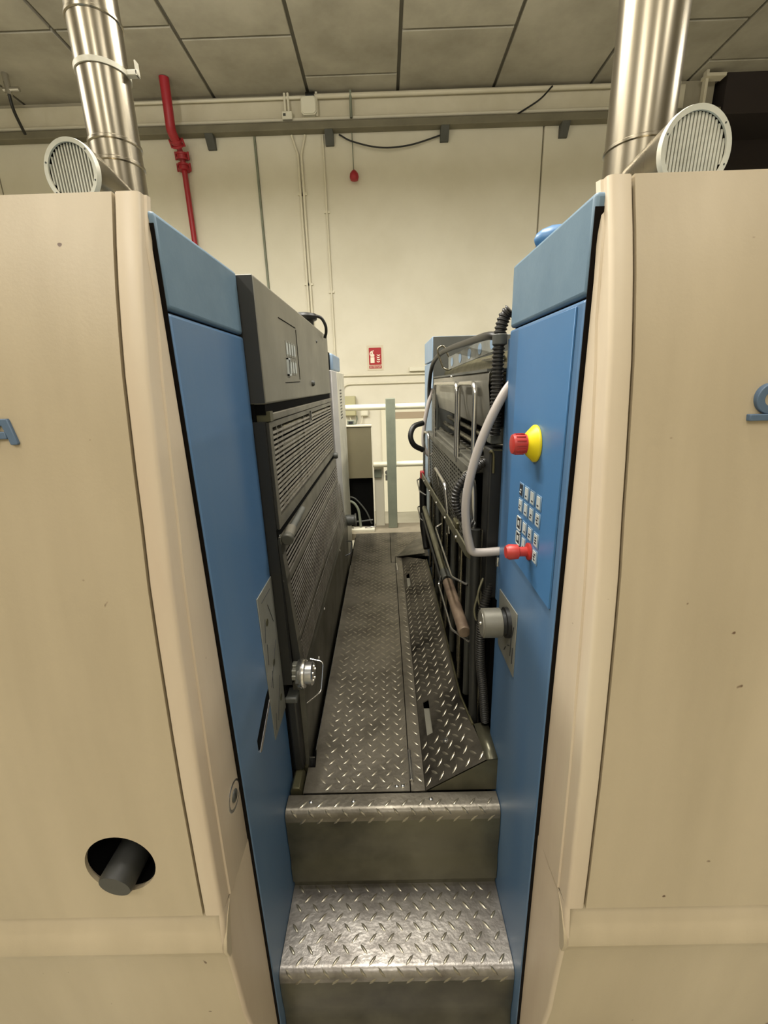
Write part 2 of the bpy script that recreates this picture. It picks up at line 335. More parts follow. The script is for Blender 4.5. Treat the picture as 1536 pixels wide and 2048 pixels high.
t = thing('wall_trunking', (.45, WY-.05, 2.0), 'short white horizontal trunking right of the extinguisher sign', 'trunking')
B(.345, .66, WY-.055, WY, 1.99, 2.04).build('channel', 'boxwhite', t, bevel=.003)
# fire extinguisher sign
sx0, sx1, sz0, sz1 = -.225, -.005, 2.015, 2.335
t = thing('safety_sign', (-.115, WY-.01, 2.015), 'red and white fire extinguisher sign reading EXTINTOR', 'sign')
B(sx0, sx1, WY-.006, WY, sz0, sz1).build('backing', 'signclear', t)
def flat(poly, y, d, name, m, parent):
    return MB().prism([(x, y, z) for x, z in poly], (0, -d, 0)).build(name, m, parent, smooth=False)
def rr(x0, x1, z0, z1, r=.01, n=4):
    out = []
    for cx, cz, a in ((x1-r, z1-r, 0), (x0+r, z1-r, 90), (x0+r, z0+r, 180), (x1-r, z0+r, 270)):
        out += [(cx+r*cos(R(a+90*i/n)), cz+r*sin(R(a+90*i/n))) for i in range(n+1)]
    return out
fx0, fx1 = sx0+.025, sx1-.025
f = flat(rr(fx0, fx1, 2.085, 2.305), WY-.006, .002, 'red_field', 'signred', t)
f2 = flat(rr(fx0, fx1, 2.038, 2.077, .006), WY-.006, .002, 'caption_field', 'signred', t)
yy = WY-.0082
w_ = fx1-fx0
ext = MB()
for poly in (rr(fx0+.02, fx0+.075, 2.11, 2.185, .004), rr(fx0+.02, fx0+.075, 2.19, 2.225, .012), rr(fx0+.036, fx0+.058, 2.222, 2.25, .004),
             [(fx0+.012, 2.24), (fx0+.03, 2.262), (fx0+.066, 2.272), (fx0+.07, 2.262), (fx0+.04, 2.25), (fx0+.026, 2.234), (fx0+.018, 2.21), (fx0+.010, 2.212)]):
    ext.prism([(x, yy, z) for x, z in poly], (0, -.001, 0))
for k in range(4):
    x0 = fx0+.10+(k % 2)*.004; z0 = 2.115+k*.028
    ext.prism([(x, yy, z) for x, z in ((x0, z0+.022), (x0+.012, z0+.004), (x0+.03, z0), (x0+.046, z0+.008), (x0+.05, z0+.022), (x0+.036, z0+.014), (x0+.02, z0+.014))], (0, -.001, 0))
ext.build('pictogram', 'signwhite', f, smooth=False)
def text(s, size, loc, rot, m, name, parent, extr=.0006, align='CENTER', sx=1):
    cu = bpy.data.curves.new(name, 'FONT'); cu.body = s; cu.size = size; cu.extrude = extr; cu.align_x = align; cu.align_y = 'CENTER'
    cu.materials.append(M[m]); o = bpy.data.objects.new(name, cu); C.objects.link(o); o.location = loc; o.rotation_euler = rot; o.scale = (sx, 1, 1)
    dg = bpy.context.evaluated_depsgraph_get(); me = bpy.data.meshes.new_from_object(o.evaluated_get(dg)); mw = Matrix.LocRotScale(Vector(loc), bpy.context.scene.cursor.rotation_euler.to_matrix().to_quaternion() if False else __import__('mathutils').Euler(rot).to_quaternion(), Vector((sx, 1, 1)))
    me.transform(mw); bpy.data.objects.remove(o)
    o = bpy.data.objects.new(name, me); C.objects.link(o)
    if parent: o.parent = parent; o.matrix_parent_inverse = Matrix.Translation(-parent_loc(parent))
    return o
text('EXTINTOR', .031, ((fx0+fx1)/2, WY-.0088, 2.0575), (R(90), 0, 0), 'signwhite', 'caption', f2)

# ================================================================== LAMP HOUSINGS
for i, (x, y, z, rz, pw) in enumerate(LAMPS):
    side = ['left one behind the camera', 'right one behind the camera', 'left one above the rear of the presses', 'right one above the rear of the presses', 'the one above the gangway', 'outermost on the left', 'outermost on the right', 'middle one behind the camera'][i]
    t = thing('strip_luminaire', (x, y, z+.02), 'white hanging strip luminaire, '+side, 'lamp', 'hanging strip luminaires')
    B(x-.11, x+.11, y-.8, y+.8, z+.02, z+.09).build('housing', 'boxwhite', t, bevel=.01)
    for dy in (-.6, .6): MB().tube([(x, y+dy, z+.09), (x, y+dy, CZ)], .004, 6).build('hanger', 'steel', t)

# ================================================================== PRESS UNITS
PROF = [(2.062, .606), (2.03, .597), (2.0, .588), (1.95, .575), (1.90, .564), (1.849, .554), (1.79, .546), (1.73, .538), (1.66, .530), (1.58, .519), (1.50, .512), (1.43, .507), (1.34, .501), (1.25, .496), (1.16, .493), (1.08, .490), (1.0, .488)]
def Y(z):
    for (z0, y0), (z1, y1) in zip(PROF[:-1], PROF[1:]):
        if z0 >= z >= z1: return y0 + (y1-y0)*(z0-z)/(z0-z1)
    return PROF[0][1] if z > PROF[0][0] else PROF[-1][1]
BASE = [(1.005, .516), (.985, .500), (.960, .487), (.935, .479), (.925, .4785), (.915, .482), (.895, .488), (.825, .494), (.70, .503), (.60, .52), (.40, .545), (.12, .56)]

LEFT = dict(s=-1, xr=.290, seam=.3225, xb=.280, ye=.612, xe=.286, yb=.614, y1=.925, w=.86, ztop=2.045)
RIGHT = dict(s=1, xr=.274, seam=.3055, xb=.262, ye=.607, xe=.2686, yb=.609, y1=.955, w=.90, ztop=2.047)
def unit(D, label):
    s = D['s']; xr, seam, xb, y1, W = D['xr'], D['seam'], D['xb'], D['y1'], D['w']
    t = thing('press_unit', (s*(xb+.3), 1.5, 0), label, 'printing press', 'printing press units')
    def X(a, b): return (min(s*a, s*b), max(s*a, s*b))
    # --- front door panel (curved in height)
    zs = sorted({z for z, _ in PROF} | {1.045, 1.205}, reverse=True)
    mb = MB(); n = len(zs)
    if s < 0:
        hx, hz, hr = -.438, 1.114, .0555; a0, a1, b0, b1 = -.52, -.362, 1.030, 1.200
        zz = [z for z, _ in PROF if z > b1] + [b1]
        mb.sheet([[(x, Y(z), z) for x in (s*W, s*seam)] for z in zz])
        zz2 = [b1, 1.16, 1.08, b0]
        mb.sheet([[(x, Y(z), z) for x in (s*W, a0)] for z in zz2]); mb.sheet([[(x, Y(z), z) for x in (a1, s*seam)] for z in zz2])
        mb.sheet([[(x, Y(z), z) for x in (s*W, s*seam)] for z in (b0, 1.0)])
        N = 48; inner = []; outer = []; deep = []
        for k in range(N):
            a = 2*pi*k/N + 1e-6; ca, sa = cos(a), sin(a); x, z = hx+hr*ca, hz+hr*sa
            inner.append((x, Y(z), z)); deep.append((x, Y(z)+.006, z))
            tt = min((a1-hx)/ca if ca > 0 else (a0-hx)/ca if ca < 0 else 9, (b1-hz)/sa if sa > 0 else (b0-hz)/sa if sa < 0 else 9)
            x, z = hx+tt*ca, hz+tt*sa; outer.append((x, Y(z), z))
        corners = [(a0, b0), (a0, b1), (a1, b0), (a1, b1)]
        for cx, cz in corners:   # snap nearest outer vertex to the corner
            k = min(range(N), key=lambda i: (outer[i][0]-cx)**2+(outer[i][2]-cz)**2); outer[k] = (cx, Y(cz), cz)
        for rowa, rowb in ((outer, inner), (inner, deep)):
            mb.add(rowa+rowb, [(i, (i+1) % N, N+(i+1) % N, N+i) for i in range(N)])
    else:
        mb.sheet([[(x, Y(z), z) for x in (s*seam, s*W)] for z in zs])
    # panel return at the seam + top lip
    mb.sheet([[(s*seam, Y(z), z), (s*seam, Y(z)+.012, z)] for z in zs])
    mb.add([(s*seam, Y(2.062), 2.062), (s*W, Y(2.062), 2.062), (s*W, .64, 2.062), (s*seam, .64, 2.062)], [(0, 1, 2, 3)])
    me = mb.build('front_door', 'cream', t)
    tag(me, 'cream front door panel' + (' with a round hole' if s < 0 else ''))
    # --- corner strip with rounded vertical edge and gangway-side return
    rows = []
    rad = .006
    for z in [q[0] for q in PROF]:
        y = Y(z)+.0005; top = 1 if z < 2.05 else .4
        row = [(s*(seam-.0035), y+.010, z), (s*(seam-.0035), y+.001, z), (s*(seam-.006), y-.0008, z)]
        for k in range(6):
            a = R(90*k/5); row.append((s*(xr+rad-rad*sin(a)), y+rad-rad*cos(a)-.0008, z))
        ye = max(D['ye'], y+.022); xe = D['xe']
        cr = min(y+.030, ye-.01)
        row += [(s*(xr), cr, z), (s*(xr-.003), cr+.001, z), (s*xe, ye-.002, z), (s*(xe+.0015), ye, z), (s*(xr+.02), ye, z)]
        rows.append(row)
    st = MB().sheet(rows)
    z = 2.062; y = Y(z)
    st.add([(s*(seam-.003), y, z), (s*(xr+.004), y, z), (s*xr, y+.01, z), (s*xr, y+.03, z), (s*(xr+.01), .64, z), (s*(seam-.003), .64, z)], [(0, 1, 2, 3, 4, 5)])
    tag(st.build('corner_strip', 'cream_edge', t), 'paler cream corner strip')
    # black filler strip before the blue column, gap's shade put into its colour
    B(*X(xb+.001, seam+.25), D['ye']+.0006, D['yb']-.0002, 0, 2.03).build('gap_filler', 'gap', t)
    # --- base cover
    bb = MB()
    bb.sheet([[(s*(xr+.006), y, z), (s*W, y, z)] for z, y in BASE[:5]])
    bb.add([(s*(xr+.006), .516, 1.005), (s*W, .516, 1.005), (s*W, .6, 1.005), (s*(xr+.006), .6, 1.005)], [(0, 1, 2, 3)])
    bb.sheet([[(s*(xr+.006), y, z), (s*W, y, z)] for z, y in BASE[4:]])
    tag(bb.build('base_cover', 'cream', t), 'cream base cover with a folded upper edge')
    bs = MB(); rows = []
    for z, y in [(1.0, .490)] + BASE[4:]:
        row = []
        for k in range(6):
            a = R(90*k/5); row.append((s*(xr+.007-.007*sin(a)), y+.007-.007*cos(a), z))
        rows.append(row + [(s*D['xe'], D['ye'], z), (s*(xr+.02), D['ye'], z)])
    bs.sheet(rows); bs.build('base_return', 'cream_edge', t)
    MB().prism([(s*(xr-.0015), y, z) for y, z in ((.517, .995), (.500, .978), (.484, .950), (.4775, .928), (.484, .903), (.493, .900), (.500, .935), (.508, .965))], (s*.006, 0, 0)).build('base_lip', 'cream', t, bevel=.001)
    # --- blue side column
    zt = D['ztop']
    col_ = B(*X(xb, W), D['yb'], y1, .0, 1.9285).build('side_column', 'blue', t, bevel=.005, seg=3)
    tag(B(*X(xb, W), D['yb'], y1, 1.932, zt).build('side_cap', 'blue_top', t, bevel=.006, seg=3), 'faded grey blue cap')
    B(*X(xb+.008, W-.05), .62, y1-.01, 1.92, 1.94).build('cap_gap', 'gap', t)
    return t, X
LU, LX = unit(LEFT, 'left press unit with cream front, blue side column and grey slotted guards')
RU, RX = unit(RIGHT, 'right press unit with cream front, blue control column, hoses and wire-mesh guard')

# ---- raised letters on the fronts
zA = 1.787
poly = [(-.500, 1.770), (-.487, 1.802), (-.470, 1.802), (-.4615, 1.7705), (-.4715, 1.7705), (-.474, 1.7785), (-.4885, 1.7785), (-.4905, 1.770)]
def letter(poly, hole, name, parent):
    mb = MB()
    def y(z): return Y(z)-.0005
    th = .004
    if hole:
        k = len(poly); h = len(hole)
        mb.add([(x, y(z)-th, z) for x, z in poly]+[(x, y(z)-th, z) for x, z in hole], [])
    for ring in ([poly, hole] if hole else [poly]):
        k = len(ring); mb.add([(x, y(z)-th, z) for x, z in ring]+[(x, y(z)+.002, z) for x, z in ring], [(i, (i+1) % k, k+(i+1) % k, k+i) for i in range(k)])
    return mb
mb = MB()
for q in ([(-.500, 1.7705), (-.4875, 1.802), (-.480, 1.802), (-.4895, 1.7705)], [(-.487, 1.802), (-.470, 1.802), (-.4725, 1.7935), (-.484, 1.7935)],
          [(-.472, 1.802), (-.470, 1.801), (-.4610, 1.772), (-.4620, 1.7700), (-.4705, 1.7700), (-.4735, 1.7800), (-.4788, 1.7935), (-.476, 1.802)],
          [(-.4905, 1.7775), (-.4735, 1.7775), (-.4755, 1.7865), (-.487, 1.7865)]):
    mb.prism([(x, Y(z)-.004, z) for x, z in q], (0, .006, 0))
o = mb.build('raised_letter', 'blue_letter', LU, bevel=.0012); tag(o, 'raised slate blue letter A')
mb = MB(); cx, cz, r0, r1 = .4725, 1.7995, .0085, .0185
N = 40; ring = []
for k in range(N):
    a = 2*pi*k/N; ring += [(cx+r1*cos(a), Y(cz)-.006, cz+r1*sin(a)), (cx+r0*cos(a), Y(cz)-.006, cz+r0*sin(a)), (cx+r1*cos(a), Y(cz)+.003, cz+r1*sin(a)), (cx+r0*cos(a), Y(cz)+.003, cz+r0*sin(a))]
mb.add(ring, [f for k in range(N) for f in ((4*k, 4*((k+1) % N), 4*((k+1) % N)+1, 4*k+1), (4*k, 4*k+2, 4*((k+1) % N)+2, 4*((k+1) % N)), (4*k+1, 4*((k+1) % N)+1, 4*((k+1) % N)+3, 4*k+3))])
mb.box(.4475, .50, Y(1.777)-.006, Y(1.777)+.004, 1.7735, 1.7815)
o = mb.build('raised_emblem', 'blue_letter', RU, bevel=.001); tag(o, 'raised slate blue ring emblem standing on a bar')
# ---- left front: hole interior, recessed knob, lock
MB().sheet([[(-.438+rr_*cos(2*pi*k/32), y, 1.114+rr_*sin(2*pi*k/32)) for k in range(33)] for y, rr_ in ((.499, .0575), (.62, .0575), (.62, .001))]).build('hole_interior', 'inside', LU)
kb = MB().lathe((-.441, .53, 1.092), (-.10, -1, -.16), [(-.06, .026), (0, .0265), (.046, .0275), (.052, .0255)], 32).build('recessed_knob', 'endgrey', LU); tag(kb, 'dark grey round knob inside the hole')
lk = MB().lathe((-.2863, .587, 1.138), (1, 0, 0), [(-.01, .026), (.0, .0265), (.0006, .0255), (.0, .021), (-.002, .021)], 32).build('lock', 'steel', LU); tag(lk, 'chrome round lock')
MB().lathe((-.2895, .587, 1.138), (1, 0, 0), [(0, .011), (.005, .011), (.006, .009)], 20).build('lock_core', 'darkgrey', lk)
B(-.2848, -.2830, .585, .589, 1.131, 1.145).build('key_slot', 'black', lk)

# ================================================================== LEFT GANGWAY SIDE
XG = -.25
body = B(-.80, -.275, .93, 2.32, .0, 1.99).build('machine_body', 'inside', LU)
# upper grey box
ub = MB().box(-.42, XG, .928, 2.06, 1.796, 2.043).build('upper_cover', 'grey', LU, bevel=.005, seg=3)
B(-.42, XG-.001, .9265, .9278, 1.799, 2.040).build('end_face', 'endgrey', ub)
tag(ub, 'grey upper cover with a small key panel')
pl_ = MB()
for a, b in (((1.117, 1.990), (1.321, 1.990)), ((1.325, 1.986), (1.332, 1.850)), ((1.328, 1.844), (1.135, 1.841))):
    pl_.bar((XG+.0004, a[0], a[1]), (XG+.0004, b[0], b[1]), .0014, .0022, (1, 0, 0))
pl_.build('panel_joint', 'gap', ub)
for r_, z in enumerate((1.925, 1.880)):
    for k in range(4):
        y0 = 1.172 + k*.032
        m_ = 'ink' if (r_ == 1 and k == 0) else 'key'
        kk = B(XG, XG+.0012, y0, y0+.024, z-.019, z+.019).build('key', 'label', ub)
        B(XG+.001, XG+.002, y0+.005, y0+.019, z-.013, z+.013).build('key_face', m_, ub) if False else None
        MB().prism([(XG+.0012, y0+.004, z-.014), (XG+.0012, y0+.020, z-.014), (XG+.0012, y0+.020, z+.014), (XG+.0012, y0+.004, z+.014)], (.0008, 0, 0)).build('key_symbol', m_, kk)
fr = MB(); y0, y1_, z0, z1 = 1.168, 1.200, 1.858, 1.902
for a in ((y0, y0+.004, z0, z1), (y1_-.004, y1_, z0, z1), (y0, y1_, z0, z0+.004), (y0, y1_, z1-.004, z1)): fr.box(XG, XG+.005, *a)
fr.build('key_frame', 'key', ub)
MB().lathe((XG, 1.549, 1.840), (1, 0, 0), [(0, .010), (.006, .010), (.010, .006)], 16).build('latch', 'darkgrey', ub)
MB().lathe((XG, 1.72, 1.99), (1, 0, 0), [(0, .006), (.003, .005)], 12).build('rivet', 'darkgrey', ub)
# black container on top
t = thing('plastic_jug', (-.30, 1.83, 2.043), 'black plastic container with a curved handle on top of the grey cover', 'jug')
MB().lathe((-.315, 1.86, 2.043), (0, 0, 1), [(0, .038), (.035, .040), (.040, .052), (.052, .056), (.062, .050), (.066, .03)], 28).build('body', 'black', t, bevel=.001)
MB().tube(smooth_path([(-.265, 1.86, 2.098), (-.245, 1.87, 2.09), (-.232, 1.88, 2.065), (-.232, 1.89, 2.04), (-.240, 1.90, 2.02)], 6), .006, 10).build('handle', 'black', t)
# hinge rail between cover and guard
B(-.29, XG-.004, .935, 2.05, 1.774, 1.797).build('shadow_gap', 'inside', LU)
rl = B(-.275, XG+.004, .940, 2.05, 1.760, 1.776).build('hinge_rail', 'guard', LU, bevel=.002)
MB().box(-.276, XG+.0045, .938, .962, 1.760, 1.781).build('rail_end', 'brass', rl)
# upper slotted guard
g1 = thing('upper_guard', (XG, 1.5, 1.515), None, None); g1.parent = LU; g1.matrix_parent_inverse = Matrix.Translation(-parent_loc(LU))
tag(g1, 'grey guard with horizontal slots')
def gx(z): return XG if z > 1.5 else XG + (1.5-z)*.035
fr = MB(); z1, z0, ya, yb = 1.758, 1.515, .940, 2.045; sy0, sy1, sz0_, sz1_ = .963, 2.030, 1.541, 1.745
fr.box(XG-.012, XG, ya, sy0, z0, z1); fr.box(XG-.012, XG, sy1, yb, z0, z1); fr.box(XG-.012, XG, sy0, sy1, z0, sz0_); fr.box(XG-.012, XG, sy0, sy1, sz1_, z1)
B(-.30, XG-.001, ya-.003, ya+.001, z0, z1).build('guard_side', 'endgrey', LU)
fro = fr.build('guard_frame', 'guard', LU); fro['label'] = 'guard frame'
def child(o, p):
    o.parent = p; o.matrix_parent_inverse = Matrix.Translation(-parent_loc(p)); return o
child(fro, g1)
pitch = (sz1_-sz0_)/18
proto = None
for k in range(17):
    zc = sz1_ - pitch*(k+1)
    sl = MB().box(-.0004, .0008, sy0-.001, sy1+.001, -pitch*.27, pitch*.27)
    if proto is None:
        proto = sl.build('slat', 'slat'); o = proto
    else:
        o = proto.copy(); C.objects.link(o)
    o.location = (XG-.001, 0, zc); o.parent = g1; o.matrix_parent_inverse = Matrix.Translation(-parent_loc(g1))
for y in (1.012, 1.062, 1.36): child(B(XG-.007, XG-.0035, y, y+.006, sz0_, sz1_).build('slot_bridge', 'guard'), g1)
child(B(XG-.0035, XG+.0012, 1.448, 1.492, 1.716, 1.747).build('latch_plate', 'guard'), g1)
lt_ = child(B(XG, XG+.003, 1.462, 1.474, 1.722, 1.752).build('latch_slot', 'black'), g1)
child(MB().lathe((XG, 2.03, 1.512), (1, 0, 0), [(0, .014), (.012, .016), (.02, .012)], 18).build('end_knob', 'darkgrey'), g1)
# visible rollers behind the slots
rb = MB()
for k in range(5): rb.tube([(-.268, .965, 1.73-k*.045), (-.268, 2.03, 1.73-k*.045)], .012, 10)
rb.build('roller', 'chrome', LU)
# dark slit between guards
B(-.29, XG-.004, .93, 2.05, 1.494, 1.517).build('shadow_gap', 'inside', LU)
# lower louvred guard
g2 = thing('lower_guard', (XG, 1.5, 1.08), None, None); child(g2, LU); tag(g2, 'lower grey guard with fine louvres')
def gq(y, z, d=0): return (gx(z)+d, y, z)
Zs = [1.497, 1.452, 1.388, 1.370, 1.206, 1.188, 1.105]
ye = lambda z: .932 + (1.5-z)*.10
yf = lambda z: 2.10 + (1.5-z)*.45
fr = MB()
def slab(z0, z1, y0f, y1f, d0=-.010, d1=0):
    fr.add([gq(y0f(z0), z0, d0), gq(y0f(z0), z0, d1), gq(y1f(z0), z0, d1), gq(y1f(z0), z0, d0), gq(y0f(z1), z1, d0), gq(y0f(z1), z1, d1), gq(y1f(z1), z1, d1), gq(y1f(z1), z1, d0)],
           [(0, 1, 2, 3), (7, 6, 5, 4), (0, 4, 5, 1), (1, 5, 6, 2), (2, 6, 7, 3), (3, 7, 4, 0)])
slab(1.452, 1.497, ye, yf); slab(1.372, 1.390, ye, yf); slab(1.192, 1.206, ye, yf); slab(1.085, 1.112, ye, yf)
slab(1.10, 1.48, ye, lambda z: ye(z)+.028); slab(1.10, 1.48, lambda z: yf(z)-.03, yf)
sd_ = MB().prism([gq(ye(1.497)-.002, 1.497, -.001), gq(ye(1.1)-.002, 1.1, -.001), (-.30, ye(1.1)-.002, 1.1), (-.30, ye(1.497)-.002, 1.497)], (0, .002, 0)).build('guard_side', 'endgrey', LU)
child(fr.build('guard_frame', 'guard'), g2)
for za, zb, nn in ((1.452, 1.390, 5), (1.372, 1.206, 15), (1.192, 1.112, 9)):
    p = (za-zb)/nn
    for k in range(nn-0):
        zc = za - p*(k+.5)
        sl = MB(); L0 = ye(zc)+.026; L1 = yf(zc)-.026
        # louvre blade: slanted strip
        sl.add([gq(L0, zc-p*.27, .0015), gq(L1, zc-p*.27, .0015), gq(L1, zc+p*.20, .0015), gq(L0, zc+p*.20, .0015), gq(L0, zc-p*.27, .0006), gq(L1, zc-p*.27, .0006), gq(L1, zc+p*.20, .0006), gq(L0, zc+p*.20, .0006)], [(0, 1, 2, 3), (0, 4, 5, 1), (3, 2, 6, 7), (0, 3, 7, 4)])
        child(sl.build('louvre', 'slat'), g2)
B(-.285, -.258, .95, 2.30, 1.09, 1.49).build('guard_lining', 'inside', LU)
# edge plates beside the blue column (dark, irregular)
dk = MB(); dk.box(-.284, -.256, .926, .945, 1.10, 1.76); dk.build('edge_plate', 'black', LU)
# vertical grip bars at the near end and the round handle rod
for (a, b) in (((-.262, .948, 1.585), (-.262, .948, 1.512)), ((-.262, .945, 1.500), (-.256, .952, 1.38))):
    MB().tube([a, b], .0105, 14).build('hinge_pin', 'darkgrey', LU, bevel=.002)
rd = MB().tube([(-.240, 1.16, 1.500), (-.236, .99, 1.497)], .0085, 16).build('handle_rod', 'darkgrey', LU); rd['label'] = 'grey rod handle with a shiny cap'
MB().tube([(-.238, 1.00, 1.497), (-.236, .955, 1.492)], .0125, 18).build('rod_sleeve', 'guard', rd, bevel=.001)
MB().tube([(-.236, .955, 1.492), (-.2355, .936, 1.489)], .0145, 18).build('rod_cap', 'skirt', rd, bevel=.003)
# skirt below the lower guard
sk = MB()
prof = [(-.262, 1.118), (-.246, 1.116), (-.236, 1.106), (-.2325, 1.09), (-.2325, 1.045), (-.236, .90), (-.245, .74), (-.27, .74)]
for i in range(len(prof)-1):
    (xa_, za), (xb_, zb) = prof[i], prof[i+1]
    sk.add([(xa_, .955, za), (xb_, .955, zb), (xb_, 2.34, zb), (xa_, 2.34, za)], [(0, 1, 2, 3)])
sk.add([(x, .955, z) for x, z in prof], [tuple(range(len(prof)))]); sk.add([(x, 2.34, z) for x, z in prof], [tuple(range(len(prof)))])
sk_ = sk.build('lower_skirt', 'skirt', LU)
for z, y in ((1.08, 1.35), (1.08, 1.9), (1.0, 1.18)): MB().lathe((-.2335, y, z), (1, 0, 0), [(0, .005), (.003, .004)], 10).build('rivet', 'steel', sk_)
# wire handle on the skirt (near) and far wire hook
hp = round_rect_path([(-.236, 1.055, 1.085), (-.196, 1.050, 1.078), (-.196, .985, 1.03), (-.232, .960, 1.015)], .012, 5)
w1 = MB().tube(hp, .0022, 8).build('wire_handle', 'steel', LU); w1['label'] = 'thin bent wire handle'
hp = round_rect_path([(-.236, 2.24, 1.0), (-.205, 2.24, 1.0), (-.205, 2.16, .96), (-.236, 2.15, .95)], .01, 4)
MB().tube(hp, .0035, 8).build('wire_handle', 'black', LU)
# black bin below the knob
bn = B(-.278, -.248, .925, .965, .82, 1.055).build('black_box', 'black', LU, bevel=.008, seg=3)
B(-.279, -.247, .922, .968, 1.045, 1.062).build('box_rim', 'darkgrey', bn, bevel=.004)
# hand wheel
kx, ky, kz = -.232, .955, 1.112
hw = MB().lathe((kx, ky, kz), (1, 0, 0), [(-.012, .030), (-.010, .036), (-.003, .037), (-.002, .035), (0, .035), (.001, .037), (.006, .036), (.008, .030), (.024, .030), (.027, .027), (.027, .018)], 36).build('hand_wheel', 'steel', LU)
hw['label'] = 'polished steel hand wheel'
for k in range(5):
    a = 2*pi*k/5; MB().lathe((kx+.0265, ky+cos(a)*.018, kz+sin(a)*.018), (1, 0, 0), [(0, .0035), (.003, .003)], 8).build('screw', 'steel', hw)
for k in range(7):
    a = R(-60+k*40); c = Vector((-.262, ky+cos(a)*.020, kz+.006+sin(a)*.020))
    B(c.x-.018, c.x+.020, c.y-.0075, c.y+.0075, c.z-.0065, c.z+.0065).build('wheel_rib', 'label', hw, bevel=.002)
MB().lathe((-.245, ky, kz), (1, 0, 0), [(0, .040), (.008, .040)], 6).build('hex_flange', 'darkgrey', hw)
# data plate with oval holes on the blue side
def side_plate(pts, x, d, name, m, parent, label=None):
    o = MB().prism([(x, y, z) for y, z in pts], (d, 0, 0)).build(name, m, parent, bevel=.0006, seg=1)
    if label: o['label'] = label
    return o
dp = side_plate([(.807, 1.406), (.923, 1.406), (.923, 1.035), (.815, 1.035)], -.2802, .0022, 'data_plate', 'label', LU, 'grey metal legend plate with line drawings')
for y, z in ((.853, 1.325), (.868, 1.210), (.892, 1.092)):
    MB().lathe((-.2779, y, z), (1, 0, 0), [(0, .0085), (.0007, .0085)], 20).build('plate_hole', 'brass', dp)
ln = MB()
for a, b in (((.83, 1.385), (.90, 1.385)), ((.825, 1.29), (.84, 1.34)), ((.87, 1.36), (.90, 1.30)), ((.83, 1.17), (.90, 1.25)), ((.84, 1.16), (.85, 1.20)), ((.85, 1.06), (.90, 1.15)), ((.83, 1.23), (.835, 1.28)), ((.83, 1.05), (.84, 1.09))):
    ln.bar((-.2778, a[0], a[1]), (-.2778, b[0], b[1]), .0008, .0016, (1, 0, 0))
ln.build('line_drawing', 'ink', dp)
sl = side_plate([(.708, 1.112), (.722, 1.104), (.826, 1.160), (.826, 1.185), (.79, 1.178), (.708, 1.138)], -.2803, .0006, 'slot_opening', 'inside', LU)
side_plate([(.712, 1.104), (.722, 1.097), (.824, 1.154), (.824, 1.162)], -.2803, .0022, 'slot_lip', 'steel', LU)
# far column of the left machine
fc = B(-.80, -.244, 2.32, 2.72, 0, 1.90).build('far_column', 'white_metal', LU, bevel=.006); fc['label'] = 'pale far end column'
B(-.80, -.262, 2.33, 2.70, 1.905, 1.99).build('far_cap', 'blue_far', LU, bevel=.01)
B(-.30, -.2445, 2.10, 2.32, 1.12, 1.90).build('far_edge_strip', 'lavender', LU, bevel=.004)
for k in range(10): B(-.2445, -.2435, 2.42, 2.52, 1.80-k*.0165, 1.808-k*.0165).build('vent_slot', 'black', fc)
fk = MB().lathe((-.25, 2.36, 1.085), (1, 0, 0), [(0, .03), (.03, .034), (.04, .03), (.055, .03), (.06, .038), (.066, .038)], 24).build('far_knob', 'darkgrey', LU)

# ================================================================== RIGHT GANGWAY SIDE
XR = .262
# column rear strip behind a dark groove
B(.274, .80, .955, .972, 0, 1.92).build('column_groove', 'gap', RU)
cs = B(.266, .80, .972, .985, 1.30, 1.915).build('column_rear_strip', 'blue', RU, bevel=.003)
cp = side_plate([(.885, 1.922), (.630, 1.922), (.630, 1.468), (.885, 1.474)], XR, -.003, 'control_panel', 'blue_panel', RU, 'bright blue raised control panel')
# emergency stop
es = MB().lathe((XR-.003, .746, 1.724), (-1, 0, 0), [(0, .032), (.004, .032), (.016, .020), (.018, .016)], 32).build('emergency_stop', 'yellow', RU, bevel=.001); es['label'] = 'yellow cone collar of the emergency stop'
eb = MB().lathe((XR-.018, .746, 1.724), (-1, 0, 0), [(0, .0165), (.022, .0175), (.026, .0165), (.027, .012)], 28).build('stop_button', 'red', es); eb['label'] = 'red mushroom button'
for k in range(14):
    a = 2*pi*k/14; MB().bar((XR-.024, .746+cos(a)*.0178, 1.724+sin(a)*.0178), (XR-.040, .746+cos(a)*.0178, 1.724+sin(a)*.0178), .0015, .0015).build('grip_rib', 'red', es)
# keys
ky_ = (.804, .772, .741, .708)
for r_, z in enumerate((1.628, 1.597, 1.560, 1.529)):
    for c_i, y in enumerate(ky_):
        if r_ == 3 and c_i == 2: continue
        fm = 'ink' if (r_ >= 2 and c_i == 0) or (r_ == 0 and c_i == 0) else 'key'
        x = XR-.003
        fr_ = B(x-.0012, x, y-.0125, y+.0125, z-.0135, z+.0135).build('key', 'key_dim', cp, bevel=.0006, seg=1)
        fc_ = MB().box(x-.0022, x-.0010, y-.008, y+.008, z-.0105, z+.0105).build('key_face', fm, None)
        child(fc_, cp)
        g = MB()
        if r_ >= 2 and c_i == 0:
            for a in ((y-.0125, y-.0105, z-.0135, z+.0135), (y+.0105, y+.0125, z-.0135, z+.0135), (y-.0125, y+.0125, z-.0135, z-.0115), (y-.0125, y+.0125, z+.0115, z+.0135)): g.box(x-.003, x-.0012, *a)
            g.box(x-.003, x-.0022, y-.004, y+.004, z-.004, z+.005); child(g.build('key_frame', 'key'), cp); continue
        rnd = random.Random(r_*7+c_i); k = rnd.randint(1, 3)
        for j in range(k):
            yy_ = y + rnd.uniform(-.004, .004); zz_ = z + (j-1)*.005; g.box(x-.0028, x-.0022, yy_-.0035, yy_+.0035, zz_-.0015, zz_+.001)
        child(g.build('key_symbol', 'ink' if fm == 'key' else 'key'), cp)
